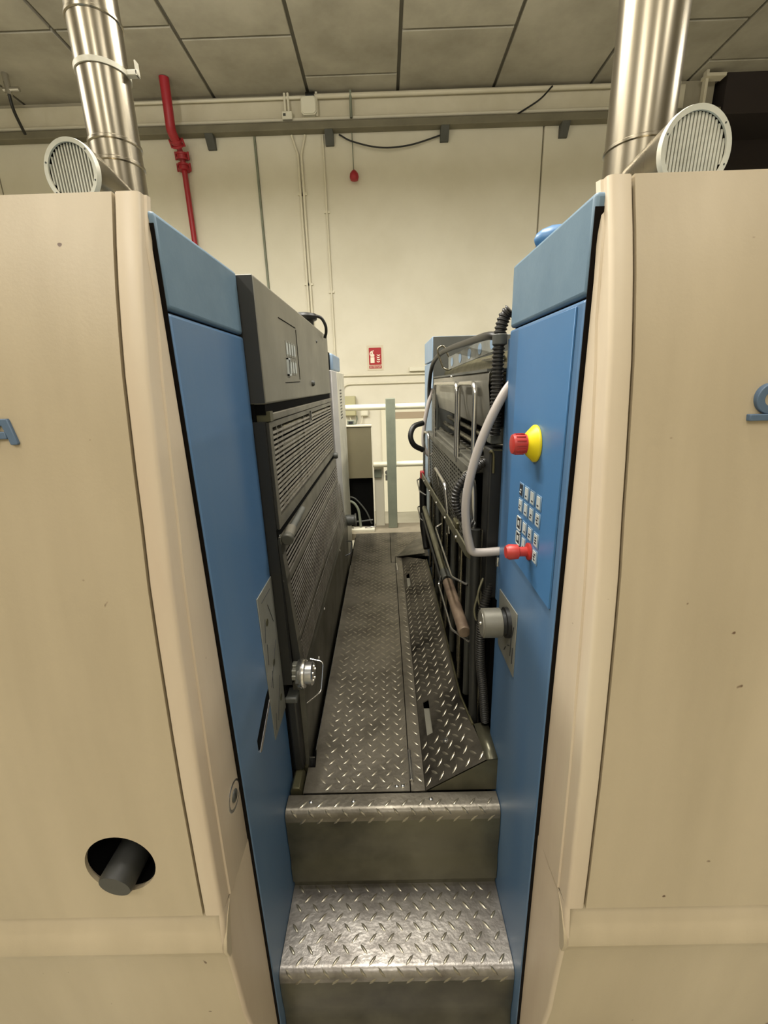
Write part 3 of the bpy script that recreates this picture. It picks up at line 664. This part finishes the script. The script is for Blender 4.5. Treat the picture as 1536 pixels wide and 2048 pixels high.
rb2 = MB().lathe((XR-.003, .738, 1.527), (-1, 0, 0), [(0, .016), (.004, .016), (.006, .009), (.020, .009), (.022, .0135), (.038, .0145), (.044, .011)], 26).build('red_knob', 'red', cp); rb2['label'] = 'red rotary knob'
# legend plate and big round knob
rp = side_plate([(.925, 1.357), (.787, 1.368), (.789, 1.214), (.915, 1.214)], XR, -.002, 'legend_plate', 'label', RU, 'grey legend plate with worn print')
lg = MB()
for a, b in (((.80, 1.33), (.81, 1.30)), ((.812, 1.31), (.815, 1.25)), ((.825, 1.30), (.835, 1.295)), ((.83, 1.285), (.842, 1.28)), ((.822, 1.27), (.838, 1.262)), ((.80, 1.28), (.80, 1.24)), ((.85, 1.25), (.86, 1.235))):
    lg.bar((XR-.0022, a[0], a[1]), (XR-.0022, b[0], b[1]), .0008, .003, (1, 0, 0))
lg.build('worn_print', 'ink', rp)
kn = thing('round_knob', (XR, .845, 1.315), None, None); child(kn, RU); kn['label'] = 'large brushed steel adjusting knob'
child(MB().lathe((XR, .845, 1.315), (-1, 0, 0), [(0, .034), (.010, .034), (.011, .028), (.022, .028)], 32).build('knob_collar', 'black'), kn)
child(MB().lathe((XR-.018, .845, 1.315), (-1, 0, 0), [(0, .030), (.002, .0325), (.040, .0325), (.043, .030)], 40).build('knob_body', 'knobgrey'), kn)
child(MB().lathe((XR-.060, .845, 1.315), (-1, 0, 0), [(0, .0285), (.002, .028)], 36).build('knob_cap', 'cover'), kn)
child(MB().lathe((XR-.062, .845, 1.315), (-1, 0, 0), [(0, .004), (.003, .003)], 12).build('centre_screw', 'steel'), kn)
# grab bar (pale aluminium)
gp = [(.278, .958, 1.832), (.255, .958, 1.800), (.228, .958, 1.745), (.204, .958, 1.680), (.187, .958, 1.610), (.181, .958, 1.555), (.184, .958, 1.500), (.190, .958, 1.468)]
gp = smooth_path(gp, 6) + round_rect_path([(.190, .958, 1.468), (.197, .958, 1.438), (.225, .958, 1.437), (.272, .958, 1.440)], .022, 6)[1:]
gb = MB().tube(gp, .0102, 16).build('grab_bar', 'grip', RU); gb['label'] = 'curved pale aluminium grab bar'
MB().lathe((.262, .958, 1.405), (0, 0, -1), [(-.02, .006), (0, .006), (.004, .004)], 10).build('bar_bolt', 'steel', gb)
# far column of the right machine
fr_c = B(.245, .80, 2.30, 2.72, 0, 1.93).build('far_column', 'blue_far', RU, bevel=.004); fr_c['label'] = 'pale blue far end column'
B(.245, .80, 2.30, 2.72, 1.935, 2.05).build('far_cap', 'blue_far', RU, bevel=.004)
B(.250, .80, 2.292, 2.302, 1.0, 2.048).build('column_liner', 'darkgrey', RU)
MB().tube(smooth_path([(.250, 2.30, 1.80), (.225, 2.30, 1.72), (.205, 2.30, 1.62), (.20, 2.30, 1.52), (.225, 2.30, 1.46), (.25, 2.30, 1.46)], 6), .0105, 12).build('grab_bar', 'grip', RU)
# dark machine body and shelves behind the guard
B(.36, .80, .985, 2.29, .0, 1.86).build('machine_body', 'inside', RU)
B(.262, .37, .99, 2.29, .62, 1.34).build('lower_body', 'inside', RU)
B(.285, .36, .975, 1.0, .8, 1.92).build('end_wall', 'black', RU)
# big olive/dark roller seen above the steel cover
MB().tube([(.35, 1.02, 1.865), (.35, 2.28, 1.865)], .045, 24).build('ink_roller', 'brass', RU)
MB().tube([(.30, 1.15, 1.885), (.345, 1.75, 1.90)], .008, 10).build('stay_rod', 'chrome', RU)
# holed bracket
hb = MB(); p0, p1 = at(898, 727, 'y', 1.70), at(1000, 680, 'y', 1.20)
hb.bar(p0, p1, .004, .044, (0, 0, 1)); bn_ = (p1-p0).cross(Vector((0, 0, 1))).normalized(); bn_ = bn_ if bn_.y < 0 else -bn_; hbo = hb.build('holed_bracket', 'bracket', RU); hbo['label'] = 'steel strip with a row of round holes'
for k in range(5):
    p = p0.lerp(p1, .10+.20*k); MB().lathe(p+bn_*.0022, bn_, [(0, .0155), (.0008, .0155)], 22).build('bracket_hole', 'blue_far', hbo)
# thick dark hose over the top
MB().tube(smooth_path([at(997, 674, 'x', .262), at(975, 672, 'x', .25), at(940, 683, 'x', .25), at(900, 697, 'x', .245), at(878, 710, 'x', .24), at(865, 730, 'x', .235), at(859, 765, 'x', .23), at(858, 805, 'x', .23)], 8), .0095, 14).build('thick_hose', 'hose', RU)
B(.225, .245, 2.02, 2.12, 1.56, 1.78).build('hose_bracket', 'darkgrey', RU, bevel=.004)
# wire buckle near the far end
bk = MB().tube(smooth_path([at(a_, b_, 'y', 1.88) for a_, b_ in ((886, 736), (876, 706), (877, 696), (885, 692), (891, 699), (903, 728), (902, 737), (895, 740), (886, 736))], 5), .004, 10).build('wire_buckle', 'chrome', RU)
# steel cover sheet above the guard
cvp = [(.236, 1.853), (.232, 1.846), (.231, 1.82), (.236, 1.77), (.246, 1.722), (.262, 1.712)]
cv = MB().sheet([[(x, 1.0, z), (x, 1.55, z), (x, 2.10, z)] for x, z in cvp]).build('steel_cover', 'cover', RU, solid=.002); cv['label'] = 'bent steel cover sheet'
B(.228, .30, 1.0, 2.11, 1.850, 1.856).build('cover_lip', 'darkgrey', RU)
MB().lathe((.230, 1.52, 1.848), (-1, 0, 0), [(0, .005), (.006, .004)], 10).build('lip_rivet', 'steel', cv)
# roller bars in the dark slot
for k in range(3):
    MB().tube([(.285+.02*k, 1.02, 1.60+.03*k), (.285+.02*k, 2.25, 1.60+.03*k)], .010, 12).build('nip_roller', 'chrome', RU)
for k in range(16): B(.27, .34, 1.06+k*.07, 1.085+k*.07, 1.585, 1.59).build('slot_finger', 'cover', RU)
# inverted U handles
for (ya, yb) in ((1.90, 1.32), (1.285, 1.055)):
    h = MB().tube(round_rect_path([(.214, ya, 1.60), (.214, ya, 1.826), (.214, yb, 1.826), (.214, yb, 1.61)], .035, 6), .0062, 12).build('loop_handle', 'steel', RU); h['label'] = 'polished inverted U handle'
# swing guard with mesh
GX = .215
sg = thing('swing_guard', (GX, 1.6, 1.0), None, None); child(sg, RU); sg['label'] = 'dark swing guard with mesh and vertical rods'
def sgo(mb, n, m, lab=None, **k):
    o = child(mb.build(n, m, **k), sg)
    if lab: o['label'] = lab
    return o
tr = MB()
tr.add([(GX-.004, 1.10, 1.618), (GX+.016, 1.10, 1.618), (GX+.016, 2.20, 1.598), (GX-.004, 2.20, 1.598), (GX-.004, 1.10, 1.588), (GX+.016, 1.10, 1.588), (GX+.016, 2.20, 1.574), (GX-.004, 2.20, 1.574)],
       [(0, 1, 2, 3), (7, 6, 5, 4), (0, 4, 5, 1), (1, 5, 6, 2), (2, 6, 7, 3), (3, 7, 4, 0)])
sgo(tr, 'top_rail', 'skirt', bevel=.001)
sgo(MB().box(GX+.010, GX+.05, 1.10, 1.36, 1.600, 1.626).box(GX+.010, GX+.05, 1.42, 2.0, 1.600, 1.622), 'hinge_block', 'skirt', bevel=.004)
ms = MB()
for k in range(17): z = 1.585 - k*.0135; ms.box(GX, GX+.0008, 1.12, 2.20, z-.0036, z+.0036)
for k in range(28): y = 1.12 + k*.04; ms.box(GX-.0004, GX+.0008, y, y+(.018 if k % 4 == 0 else .010), 1.36, 1.588)
o = sgo(ms, 'mesh_grille', 'skirt', 'dark punched grille'); o['kind'] = 'stuff'
sgo(MB().box(GX+.02, GX+.024, 1.12, 2.2, 1.36, 1.59), 'grille_backing', 'inside')
# vertical rods below the grille
proto_r = None
for k in range(15):
    y = 1.13 + k*.075
    o = MB().tube([(0, 0, 0), (0, 0, .46)], .0065 if k % 3 else .010, 10).build('guard_rod', 'chrome' if k % 3 else 'darkgrey')
    o.location = (GX + (.004 if k % 2 else .014), y, .895); o.parent = sg; o.matrix_parent_inverse = Matrix.Translation(-parent_loc(sg))
sgo(MB().box(GX+.03, GX+.034, 1.02, 2.25, .90, 1.36), 'rod_backing', 'inside')
# near post and far post of the swing guard
sgo(MB().tube([(.222, 1.035, 1.47), (.232, 1.03, .84)], .0125, 16), 'guard_post', 'endgrey')
sgo(MB().tube([(.240, 1.03, 1.47), (.246, 1.03, .84)], .005, 10), 'thin_post', 'chrome')
sgo(MB().tube([(.186, 2.18, 1.36), (.188, 2.18, 1.10), (.20, 2.1, 1.0)], .019, 14), 'guard_post', 'black')
# chrome loop at far end + short near loop
sgo(MB().tube(round_rect_path([(.190, 2.15, 1.36), (.190, 2.15, 1.60), (.203, 2.06, 1.60), (.205, 2.03, 1.40)], .03, 6), .006, 12), 'loop_handle', 'steel')
sgo(MB().tube(smooth_path([(.205, 1.10, 1.50), (.200, 1.09, 1.58), (.206, 1.07, 1.605), (.215, 1.05, 1.57), (.218, 1.05, 1.47)], 6), .010, 14), 'loop_handle', 'steel')
sgo(MB().tube(round_rect_path([(GX, 1.73, 1.42), (.198, 1.73, 1.50), (.196, 1.42, 1.50), (GX-.005, 1.40, 1.33)], .03, 6), .0065, 12), 'loop_handle', 'steel')
# flat galvanised rail with bent end
ra, rb_ = Vector(at(842, 948, 'z', 1.385)), Vector(at(932, 1098, 'z', 1.385))
ra = Vector((.176, 2.13, 1.385)); rb_ = Vector((.212, 1.10, 1.385))
fb = MB().bar(ra, rb_, .006, .030, (0, 0, 1)); fb.bar(rb_, (.232, 1.045, 1.380), .005, .030)
o = sgo(fb, 'guard_rail', 'flatbar', 'flat galvanised rail with bent end', bevel=.0015)
sgo(B(ra.x-.008, ra.x+.012, ra.y-.02, ra.y+.02, 1.37, 1.405), 'rail_tip', 'redpipe', bevel=.003)
for k in range(5):
    p = ra.lerp(rb_, .12+.19*k); sgo(MB().lathe(p-Vector((.003, 0, .004)), (-1, 0, 0), [(0, .005), (.004, .004)], 10), 'rail_rivet', 'steel')
sgo(B(.205, .222, 1.24, 1.30, 1.355, 1.42), 'rail_block', 'brass', bevel=.004)
# round roll and its tube lower down
sgo(MB().tube([(.188, 2.12, 1.215), (.196, 1.42, 1.178)], .012, 16), 'roll_shaft', 'flatbar')
sgo(MB().tube([(.1965, 1.42, 1.178), (.1985, 1.36, 1.175)], .016, 18), 'shaft_clamp', 'darkgrey', bevel=.002)
o = sgo(MB().tube([(.199, 1.345, 1.172), (.206, 1.06, 1.155)], .0175, 22), 'worn_roll', 'rollbrown', 'worn brownish roll', bevel=.002)
sgo(MB().tube([(.176, 2.1, 1.19), (.186, 1.40, 1.145)], .007, 10), 'lower_bar', 'black')
# bent wire brackets
for (a, b, c, d) in (((.21, 1.60, 1.30), (.186, 1.60, 1.285), (.186, 1.175, 1.272), (.222, 1.12, 1.272)), ((.19, 1.42, 1.18), (.177, 1.42, 1.13), (.180, 1.125, 1.125), (.222, 1.06, 1.125)),
                     ((.19, 2.25, 1.34), (.160, 2.25, 1.335), (.162, 2.10, 1.31), (.19, 2.05, 1.30)), ((.19, 2.25, 1.19), (.163, 2.25, 1.185), (.165, 2.12, 1.16), (.19, 2.08, 1.15))):
    sgo(MB().tube(round_rect_path([a, b, c, d], .012, 5), .0036, 8), 'wire_bracket', 'steel')
# curled wires near the post
sgo(MB().tube(smooth_path([(.235, 1.0, 1.345), (.222, .99, 1.30), (.216, .99, 1.265), (.224, .99, 1.235), (.240, .99, 1.25), (.232, .99, 1.27), (.224, .99, 1.31), (.238, 1.0, 1.35)], 6), .003, 8), 'wire_loop', 'flatbar')
# corrugated hoses
def corrug(pts, r, name, parent, lab=None, pitch=.008, m='hose'):
    path = smooth_path(pts, 10); L_ = [0]
    for a, b in zip(path[:-1], path[1:]): L_.append(L_[-1]+(b-a).length)
    tot = L_[-1]; n = int(tot/pitch)*4; P_ = []; rr_ = []
    for i in range(n+1):
        dd = tot*i/n; j = 0
        while j < len(L_)-2 and L_[j+1] < dd: j += 1
        P_.append(path[j].lerp(path[j+1], (dd-L_[j])/max(1e-6, L_[j+1]-L_[j]))); rr_.append(r if i % 4 in (0, 1) else r*.80)
    o = MB().tube(P_, r, 14, rr_).build(name, m, parent)
    if lab: o['label'] = lab
    return o
corrug([at(1021, 619, 'y', .98), at(1010, 632, 'y', .985), at(1003, 652, 'y', .985), at(999, 675, 'y', .985), at(996, 720, 'y', .985), at(993, 790, 'y', .985), at(989, 870, 'y', .985)], .0135, 'corrugated_hose', RU, 'ribbed black conduit')
MB().tube([at(1000, 668, 'y', .985), at(999, 690, 'y', .985)], .0155, 18).build('hose_collar', 'darkgrey', RU, bevel=.002)
corrug([at(985, 915, 'y', 1.04), at(960, 930, 'y', 1.03), at(935, 952, 'y', 1.02), at(917, 975, 'y', 1.02), at(911, 1000, 'y', 1.02), at(920, 1030, 'y', 1.02), at(945, 1050, 'y', 1.02)], .0115, 'corrugated_hose', RU)
corrug([at(986, 1122, 'y', 1.0), at(982, 1150, 'y', 1.0), at(975, 1185, 'y', .99), at(966, 1220, 'y', .98), at(961, 1270, 'y', .975), at(961, 1330, 'y', .975), at(965, 1370, 'y', .98), at(970, 1440, 'y', .985)], .0125, 'corrugated_hose', RU, pitch=.0065)
MB().tube(smooth_path([at(846, 846, 'y', 2.15), at(828, 853, 'y', 2.12), at(821, 872, 'y', 2.1), at(828, 890, 'y', 2.1), at(846, 900, 'y', 2.12)], 6), .013, 12).build('looped_hose', 'black', RU)
# dark box with yellow hook beside the grab bar
bx = B(.238, .30, .985, 1.05, 1.30, 1.68).build('junction_cover', 'black', RU, bevel=.004)
MB().tube(smooth_path([(.238, .984, 1.672), (.240, .980, 1.676), (.246, .980, 1.668), (.247, .980, 1.625)], 5), .003, 8).build('hook', 'brass', bx)
B(.238, .275, .982, .986, 1.676, 1.679).build('hook_strip', 'brass', bx)
B(.24, .30, .99, 1.03, 1.69, 1.725).build('upper_bracket', 'darkgrey', RU, bevel=.003)
# blue object lying on the cap
t = thing('blue_bottle', (.32, .92, 2.047), 'blue plastic rounded end sticking out on top of the right blue cap', 'bottle')
MB().tube([(.279, .882, 2.067), (.282, .88, 2.068), (.290, .878, 2.069), (.305, .875, 2.070), (.34, .87, 2.070), (.42, .87, 2.070)], .02, 20, [.006, .012, .017, .021, .022, .022]).build('body', 'blue_panel', t, bevel=.003)

# ================================================================== DUCTS
def duct(x, y, r, side, gc, gn, gr, label, bands, slats, dark):
    t = thing('exhaust_duct', (x, y, 2.05), label, 'duct', 'exhaust ducts')
    tb = MB().tube([(x, y, 2.05), (x, y, CZ)], r, 48, cap=False).build('duct_pipe', 'duct', t)
    for z in bands: MB().lathe((x, y, z-.004), (0, 0, 1), [(0, r+.0005), (.002, r+.003), (.007, r+.003), (.009, r+.0005)], 48).build('pipe_seam', 'duct', t)
    gn = Vector(gn).normalized(); gc = Vector(gc)
    base = Vector((x, y, gc.z))
    MB().tube([base, gc - gn*.03, gc-gn*.002], r, 40, [gr*.80, gr*.95, gr*.95], cap=False).build('branch_pipe', 'duct', t)
    # ring flange with slats
    u = gn.cross(Vector((0, 0, 1))).normalized(); v = u.cross(gn)
    mb = MB(); N = 48
    prof = [(0, gr*.86), (.004, gr*.86), (.005, gr*.99), (.0, gr*1.01), (-.006, gr*1.01)]
    base_i = 0
    for d, rad in prof: mb.v += [tuple(gc + gn*d + (u*cos(2*pi*k/N)+v*sin(2*pi*k/N))*rad) for k in range(N)]
    for i in range(len(prof)-1):
        for k in range(N): a = i*N+k; b = i*N+(k+1) % N; mb.f.append((a, b, b+N, a+N))
    gl = mb.build('vent_flange', 'white_metal', t); gl['label'] = 'white round vent flange'
    MB().lathe(gc-gn*.03, gn, [(0, gr*.87), (.002, gr*.87)], 32).build('vent_back', 'inside' if dark else 'darkgrey', t)
    for k in range(slats):
        off = gr*.86*(-1+2*(k+.5)/slats); hl = math.sqrt(max(0, (gr*.86)**2-off**2))*.995
        a = gc+u*off-v*hl-gn*.003; b = gc+u*off+v*hl-gn*.003
        wd = gr*.86*2/slats*(.45 if dark else .64)
        MB().bar(a, b, wd, .004, gn).build('vent_slat', 'white_metal', gl)
    for a in (20, 140, 200, 320): MB().lathe(gc+gn*.006+(u*cos(R(a))+v*sin(R(a)))*gr*.925, gn, [(-.002, .002), (-.0005, .0015)], 8).build('flange_screw', 'darkgrey', gl)
    return t
D1 = duct(-.610, 1.2, .0535, -1, (-.602, 1.0, 2.247), (-.12, -1, -.03), .056, 'left stainless exhaust duct with an open slatted vent', (2.375, 2.335, 2.60), 15, True)
c = MB().lathe((-.610, 1.2, 2.505), (0, 0, 1), [(0, .054), (0, .0565), (.010, .0565), (.010, .054)], 48).build('duct_clamp', 'white_metal', D1); c['label'] = 'white pipe clamp with a side lug'
B(-.556, -.530, 1.193, 1.207, 2.505, 2.516).build('clamp_lug', 'white_metal', D1, bevel=.002); B(-.534, -.531, 1.193, 1.207, 2.505, 2.532).build('clamp_lug', 'white_metal', D1)
D2 = duct(.604, 1.2, .070, 1, (.608, .99, 2.243), (.10, -1, -.03), .072, 'right wider stainless exhaust duct with a white slatted vent', (2.335, 2.66), 17, False)

# ================================================================== PLATFORM AND STEPS
PF = thing('gangway_platform', (0, 1.8, 0), 'diamond plate gangway with two steps between the press units', 'platform')
def lugs(inside, fn, name, parent, a=.040, x0=-.3, x1=.3, y0=.8, y1=3, seed=1, m='lug', keep=None, ln=.0135, wd=.0032, h=.0016):
    rnd = random.Random(seed); mb = MB()
    nx = int((x1-x0)/a)+1; ny = int((y1-y0)/a)+1
    for i in range(nx):
        for j in range(ny):
            for k in (0, 1):
                u = x0+(i+.5*k)*a; v = y0+(j+.5*k)*a
                if not inside(u, v): continue
                hh = h*(keep(u, v) if keep else 1)
                if hh < h*.12: continue
                ang = R(48 if k == 0 else -48); c, s_ = cos(ang), sin(ang)
                pts = [(-ln, 0, 0), (-ln*.45, -wd, 0), (ln*.45, -wd, 0), (ln, 0, 0), (ln*.45, wd, 0), (-ln*.45, wd, 0), (-ln*.6, 0, hh), (ln*.6, 0, hh), (0, -wd*.45, hh), (0, wd*.45, hh)]
                q = [fn(u+px*c-py*s_, v+px*s_+py*c, pz) for px, py, pz in pts]
                mb.add(q, [(0, 1, 6), (1, 8, 6), (1, 2, 8), (2, 7, 8), (2, 3, 7), (3, 4, 7), (4, 9, 7), (4, 5, 9), (5, 6, 9), (5, 0, 6), (6, 8, 7, 9)])
    o = mb.build(name, m, parent); o['kind'] = 'stuff'; return o
XL, XRR = -.278, .2605
# step builder: tread with rounded nose + riser
def step(zt, y0, y1, zb, xl, xr, m, idx):
    prof = [(y1, zt-.004), (y1, zt)]
    r = .018
    prof += [(y0+r - r*sin(R(a)), zt-r+r*cos(R(a))) for a in range(0, 91, 10)]
    prof += [(y0, zt-r-.012)]
    mb = MB(); n = len(prof)
    mb.sheet([[(xl, y, z), (xr, y, z)] for y, z in prof])
    o = mb.build('step_tread' if zt < .8 else 'platform_nosing', m, PF, solid=0)
    def fn(u, v, h):
        # wrap over the nose: v measured on the unfolded sheet from y1 towards the front
        if v > y0+r: return (u, v, zt+h)
        d = (y0+r)-v; al = d/r
        if al < pi/2: return (u, y0+r-(r+h)*sin(al), zt-r+(r+h)*cos(al))
        return (u, y0-h, zt-r-(d-r*pi/2))
    lugs(lambda u, v: xl+.012 < u < xr-.012 and y0-.022 < v < y1-.008, fn, 'raised_lugs', o, a=.043, x0=xl, x1=xr, y0=y0-.02, y1=y1, seed=idx, m='lug')
    return o
s1 = step(.81, .812, .862, .54, XL, XRR, 'plate', 1)
s2 = step(.54, .640, .845, .27, -.279, .261, 'plate_lo', 2)
s3 = step(.27, .470, .672, .0, -.279, .261, 'plate_lo', 3)
# risers: the same sheet folded down, dull and oily
for zt, y0, zb in ((.81, .812, .54), (.54, .640, .27), (.27, .470, 0)):
    xl, xr = (XL, XRR) if zt > .8 else (-.279, .261)
    rs = MB().sheet([[(x, y, z) for x in (xl, xr)] for y, z in ((y0+.0003, zt-.028), (y0+.0003, zt-.10), (y0+.004, zt-.13), (y0+.004, zt-.17), (y0+.0003, zt-.19), (y0+.001, zb+.03), (y0+.010, zb+.026), (y0+.012, zb))])
    rs.build('riser_sheet', 'riser', PF)
# screws on the nosing
for x, y in ((-.217, .841), (-.108, .841), (.09, .843), (.004, .88), (.020, .881)):
    MB().lathe((x, y, .81 if y < .86 else .812), (0, 0, 1), [(0, .0055), (.002, .005), (.0035, .003)], 14).build('screw', 'steel', PF)
# main floor plates
def plate_top(name, poly, m, z=.812):
    o = MB().prism([(x, y, z-.005) for x, y in poly], (0, 0, .005)).build(name, m, PF, bevel=.0008, seg=1)
    return o
p1 = plate_top('floor_plate', [(-.242, .866), (.0385, .866), (.0365, 2.36), (.010, 2.365), (.010, 2.90), (-.228, 2.90), (-.228, 1.02), (-.2215, .945), (-.242, .945)], 'plate')
hn = lambda u, v: 1.0
def wear(u, v):
    from mathutils import noise
    n = noise.noise(Vector((u*5, v*2.2, 3)))
    edge = min(1, max(0, (u+.235)/.07))
    mid = 1 - max(0, 1-abs(v-1.9)/.38)*(.9 if u < -.02 else .35)
    return max(0, min(1, (.65+n)*edge*1.3))*mid
flatfn = lambda u, v, h: (u, v, .812+h)
lugs(lambda u, v: (-.212 < u < .026 and .880 < v < 2.88 and (v < 2.34 or u < -.005)), flatfn, 'raised_lugs', p1, seed=5, keep=wear, x0=-.215, x1=.04, y0=.882, y1=2.9)
p2 = plate_top('floor_plate', [(.0405, .866), (.078, .866), (.078, 2.45), (.0385, 2.45)], 'plate')
lugs(lambda u, v: .050 < u < .074 and .88 < v < 2.43, flatfn, 'raised_lugs', p2, seed=6, x0=.0425, x1=.08, y0=.882, y1=2.45)
p3 = plate_top('floor_plate', [(.013, 2.37), (.036, 2.37), (.036, 2.455), (.30, 2.455), (.30, 2.90), (.013, 2.90)], 'plate')
lugs(lambda u, v: .03 < u < .29 and 2.47 < v < 2.88, flatfn, 'raised_lugs', p3, seed=8, x0=.025, x1=.3, y0=2.38, y1=2.9, keep=lambda u, v: .9)
# edge strip of the opening on the left
es_ = MB().box(-.2285, -.2265, 1.0, 2.33, .785, .8165).box(-.262, -.2265, .972, .976, .785, .8165)
es_.build('edge_strip', 'steel', PF)
B(-.262, -.2425, .945, .972, .79, .812).build('edge_bracket', 'brass', PF)
MB().prism([(-.276, .872, .78), (-.246, .872, .78), (-.246, .872, .812), (-.252, .872, .822), (-.270, .872, .822), (-.276, .872, .812)], (0, .06, 0)).build('corner_block', 'brass', PF, bevel=.001)
B(-.24, .24, .87, 2.92, .70, .78).build('platform_frame', 'inside', PF)
# hinges
for y0, y1 in ((.892, .99), (2.235, 2.335)):
    MB().tube([(.044, y0, .8165), (.043, y0+.05, .8165), (.042, y1, .8165)], .0056, 12).build('hinge_barrel', 'steel', PF, bevel=.001)
# sloped ramp plate on the right
SL = .63; RX0 = .0785
def rz(x): return .812 + max(0, x-RX0)*SL
nrm = Vector((-SL, 0, 1)).normalized(); ca = 1/math.sqrt(1+SL*SL)
def rampfn(u, v, h):
    # u = distance up the slope
    x = RX0+u*ca; return (x-SL*ca*h, v, rz(x)+h*ca)
def redge(v):  # x of the upper edge
    return .236-.026*min(1, max(0, (v-.866)/.25)) if v < 2.2 else .208-(v-2.2)*.5
slots = [(1.035, 1.175, .0985, .116), (2.02, 2.17, .092, .108)]
rm = MB(); ys = [.866, .9, .95, 1.0, 1.035, 1.06, 1.116, 1.175, 1.3, 1.5, 1.7, 1.9, 2.02, 2.17, 2.2, 2.3, 2.44]
for a, b in zip(ys[:-1], ys[1:]):
    sl_ = [s_ for s_ in slots if s_[0] <= a+1e-6 and b <= s_[1]+1e-6]
    if sl_:
        _, _, sx0_, sx1_ = sl_[0]; cols = [(lambda v: RX0, lambda v: sx0_), (lambda v: sx1_, redge)]
    else: cols = [(lambda v: RX0, redge)]
    for f0, f1 in cols:
        top = [(f0(a), a, rz(f0(a))), (f1(a), a, rz(f1(a))), (f1(b), b, rz(f1(b))), (f0(b), b, rz(f0(b)))]
        rm.prism(top, (0, 0, -.004))
ro = rm.build('ramp_plate', 'ramp', PF, smooth=False); ro['label'] = 'sloping oily diamond plate with two slots'
def inramp(u, v):
    x = RX0+u*ca
    if not (.006 < u and x < redge(v)-.008 and .88 < v < 2.3): return False
    for s_ in slots:
        if s_[0]-.012 < v < s_[1]+.012 and s_[2]-.010 < x < s_[3]+.010: return False
    return True
lugs(inramp, rampfn, 'raised_lugs', ro, seed=9, x0=.012, x1=.20, y0=.885, y1=2.32, m='lug')
for s_ in slots: B(s_[2]-.004, s_[3]+.004, s_[0], s_[1], .79, .80).build('slot_floor', 'grey', PF)
MB().prism([(.080, .866, .812), (.232, .866, rz(.232)), (.262, .866, rz(.232)+.003), (.262, .866, .812)], (0, .004, 0)).build('ramp_end', 'riser', PF)
MB().add([(.232, .866, rz(.232)+.002), (.264, .866, rz(.232)+.004), (.264, .99, rz(.232)+.004), (.226, .99, rz(.226)+.001)], [(0, 1, 2, 3)]).build('ramp_shelf', 'riser', PF, solid=.003)
MB().tube([(redge(v), v, rz(redge(v))+.001) for v in (.99, 1.0, 1.116, 1.5, 1.9, 2.2)], .0035, 8).build('ramp_lip', 'brass', PF)
MB().prism([(.045, 2.45, .814), (.205, 2.30, .893), (.24, 2.84, .835)], (0, 0, -.003)).build('ramp_far_flap', 'ramp', PF, smooth=False)
MB().lathe((.146, .985, rz(.146)), nrm, [(0, .009), (.0015, .009), (.002, .006), (.005, .004)], 16).build('screw', 'steel', ro)
B(-.34, .34, 2.90, 3.12, .76, .812).build('end_screed', 'concrete', PF, bevel=.004)

# ================================================================== FAR END: RAILING, CABINET
t = thing('guard_railing', (.035, 3.03, .81), 'grey green square post with two cream round rails at the end of the gangway', 'railing')
B(.003, .069, 3.0, 3.066, .812, 1.736).build('post', 'post', t, bevel=.004)
for z, xl in ((1.680, -1.2), (1.282, -1.2)):
    MB().tube([(xl, 3.033, z), (.003, 3.033, z)], .0205, 18).build('rail', 'rail', t); MB().tube([(.069, 3.033, z), (1.2, 3.033, z)], .0205, 18).build('rail', 'rail', t)
t = thing('open_cabinet', (-.21, 3.1, .81), 'taupe sheet metal cabinet with an open black lower half', 'cabinet')
B(-.335, -.098, 2.985, 3.0, 1.195, 1.555).build('front_panel', 'cab', t, bevel=.002)
B(-.345, -.096, 2.98, 3.012, 1.555, 1.568).build('top_edge', 'cabwhite', t, bevel=.002)
B(-.1, -.0955, 2.985, 3.02, .826, 1.56).build('side_edge', 'cabwhite', t)
B(-.345, -.335, 2.985, 3.016, .826, 1.56).build('side_edge', 'cabwhite', t)
B(-.335, -.1, 3.012, 3.016, .83, 1.56).build('inner_back', 'inside', t)
B(-.335, -.098, 2.93, 3.0, .812, .830).build('bottom_ledge', 'cabwhite', t, bevel=.002)
for nm, pts, r, m in (('hose', [(-.30, 2.99, 1.03), (-.25, 2.985, 1.02), (-.215, 2.985, .97), (-.205, 2.985, .90), (-.20, 2.985, .832)], .009, 'post'),
                      ('hose', [(-.28, 3.0, 1.06), (-.23, 3.0, 1.04), (-.16, 3.0, .95), (-.12, 3.0, .85)], .006, 'darkgrey'), ('hose', [(-.32, 2.985, .88), (-.22, 2.985, .875), (-.11, 2.985, .885)], .006, 'darkgrey')):
    MB().tube(smooth_path(pts, 6), r, 10).build(nm, m, t)
MB().lathe((-.300, 2.965, .90), (0, 0, 1), [(0, .025), (.05, .03), (.10, .026), (.13, .012)], 16).build('valve', 'boxgreen', t)
for x, y, l in ((-.17, 2.95, .05), (-.15, 2.965, .06), (-.28, 2.95, .03)): B(x, x+l, y, y+.012, .830, .840).build('clamp_strip', 'steel', t, bevel=.002)
t = thing('display_box', (-.235, 3.0, 1.568), 'small grey display box on top of the taupe cabinet', 'display')
B(-.262, -.212, 2.985, 3.01, 1.568, 1.600).build('case', 'post', t, bevel=.003); B(-.252, -.222, 2.983, 2.986, 1.576, 1.592).build('screen', 'ink', t)
t = thing('white_trunk', (-.06, 3.05, .81), 'white vertical trunking between the taupe cabinet and the railing post', 'trunking')
B(-.092, -.022, 3.07, 3.10, .80, 1.29).build('channel', 'cabwhite', t, bevel=.003)
B(-.092, -.038, 3.055, 3.07, 1.180, 1.240).build('socket_box', 'post', t, bevel=.003); B(-.092, -.036, 3.055, 3.075, 1.240, 1.292).build('upper_box', 'cabwhite', t, bevel=.006)
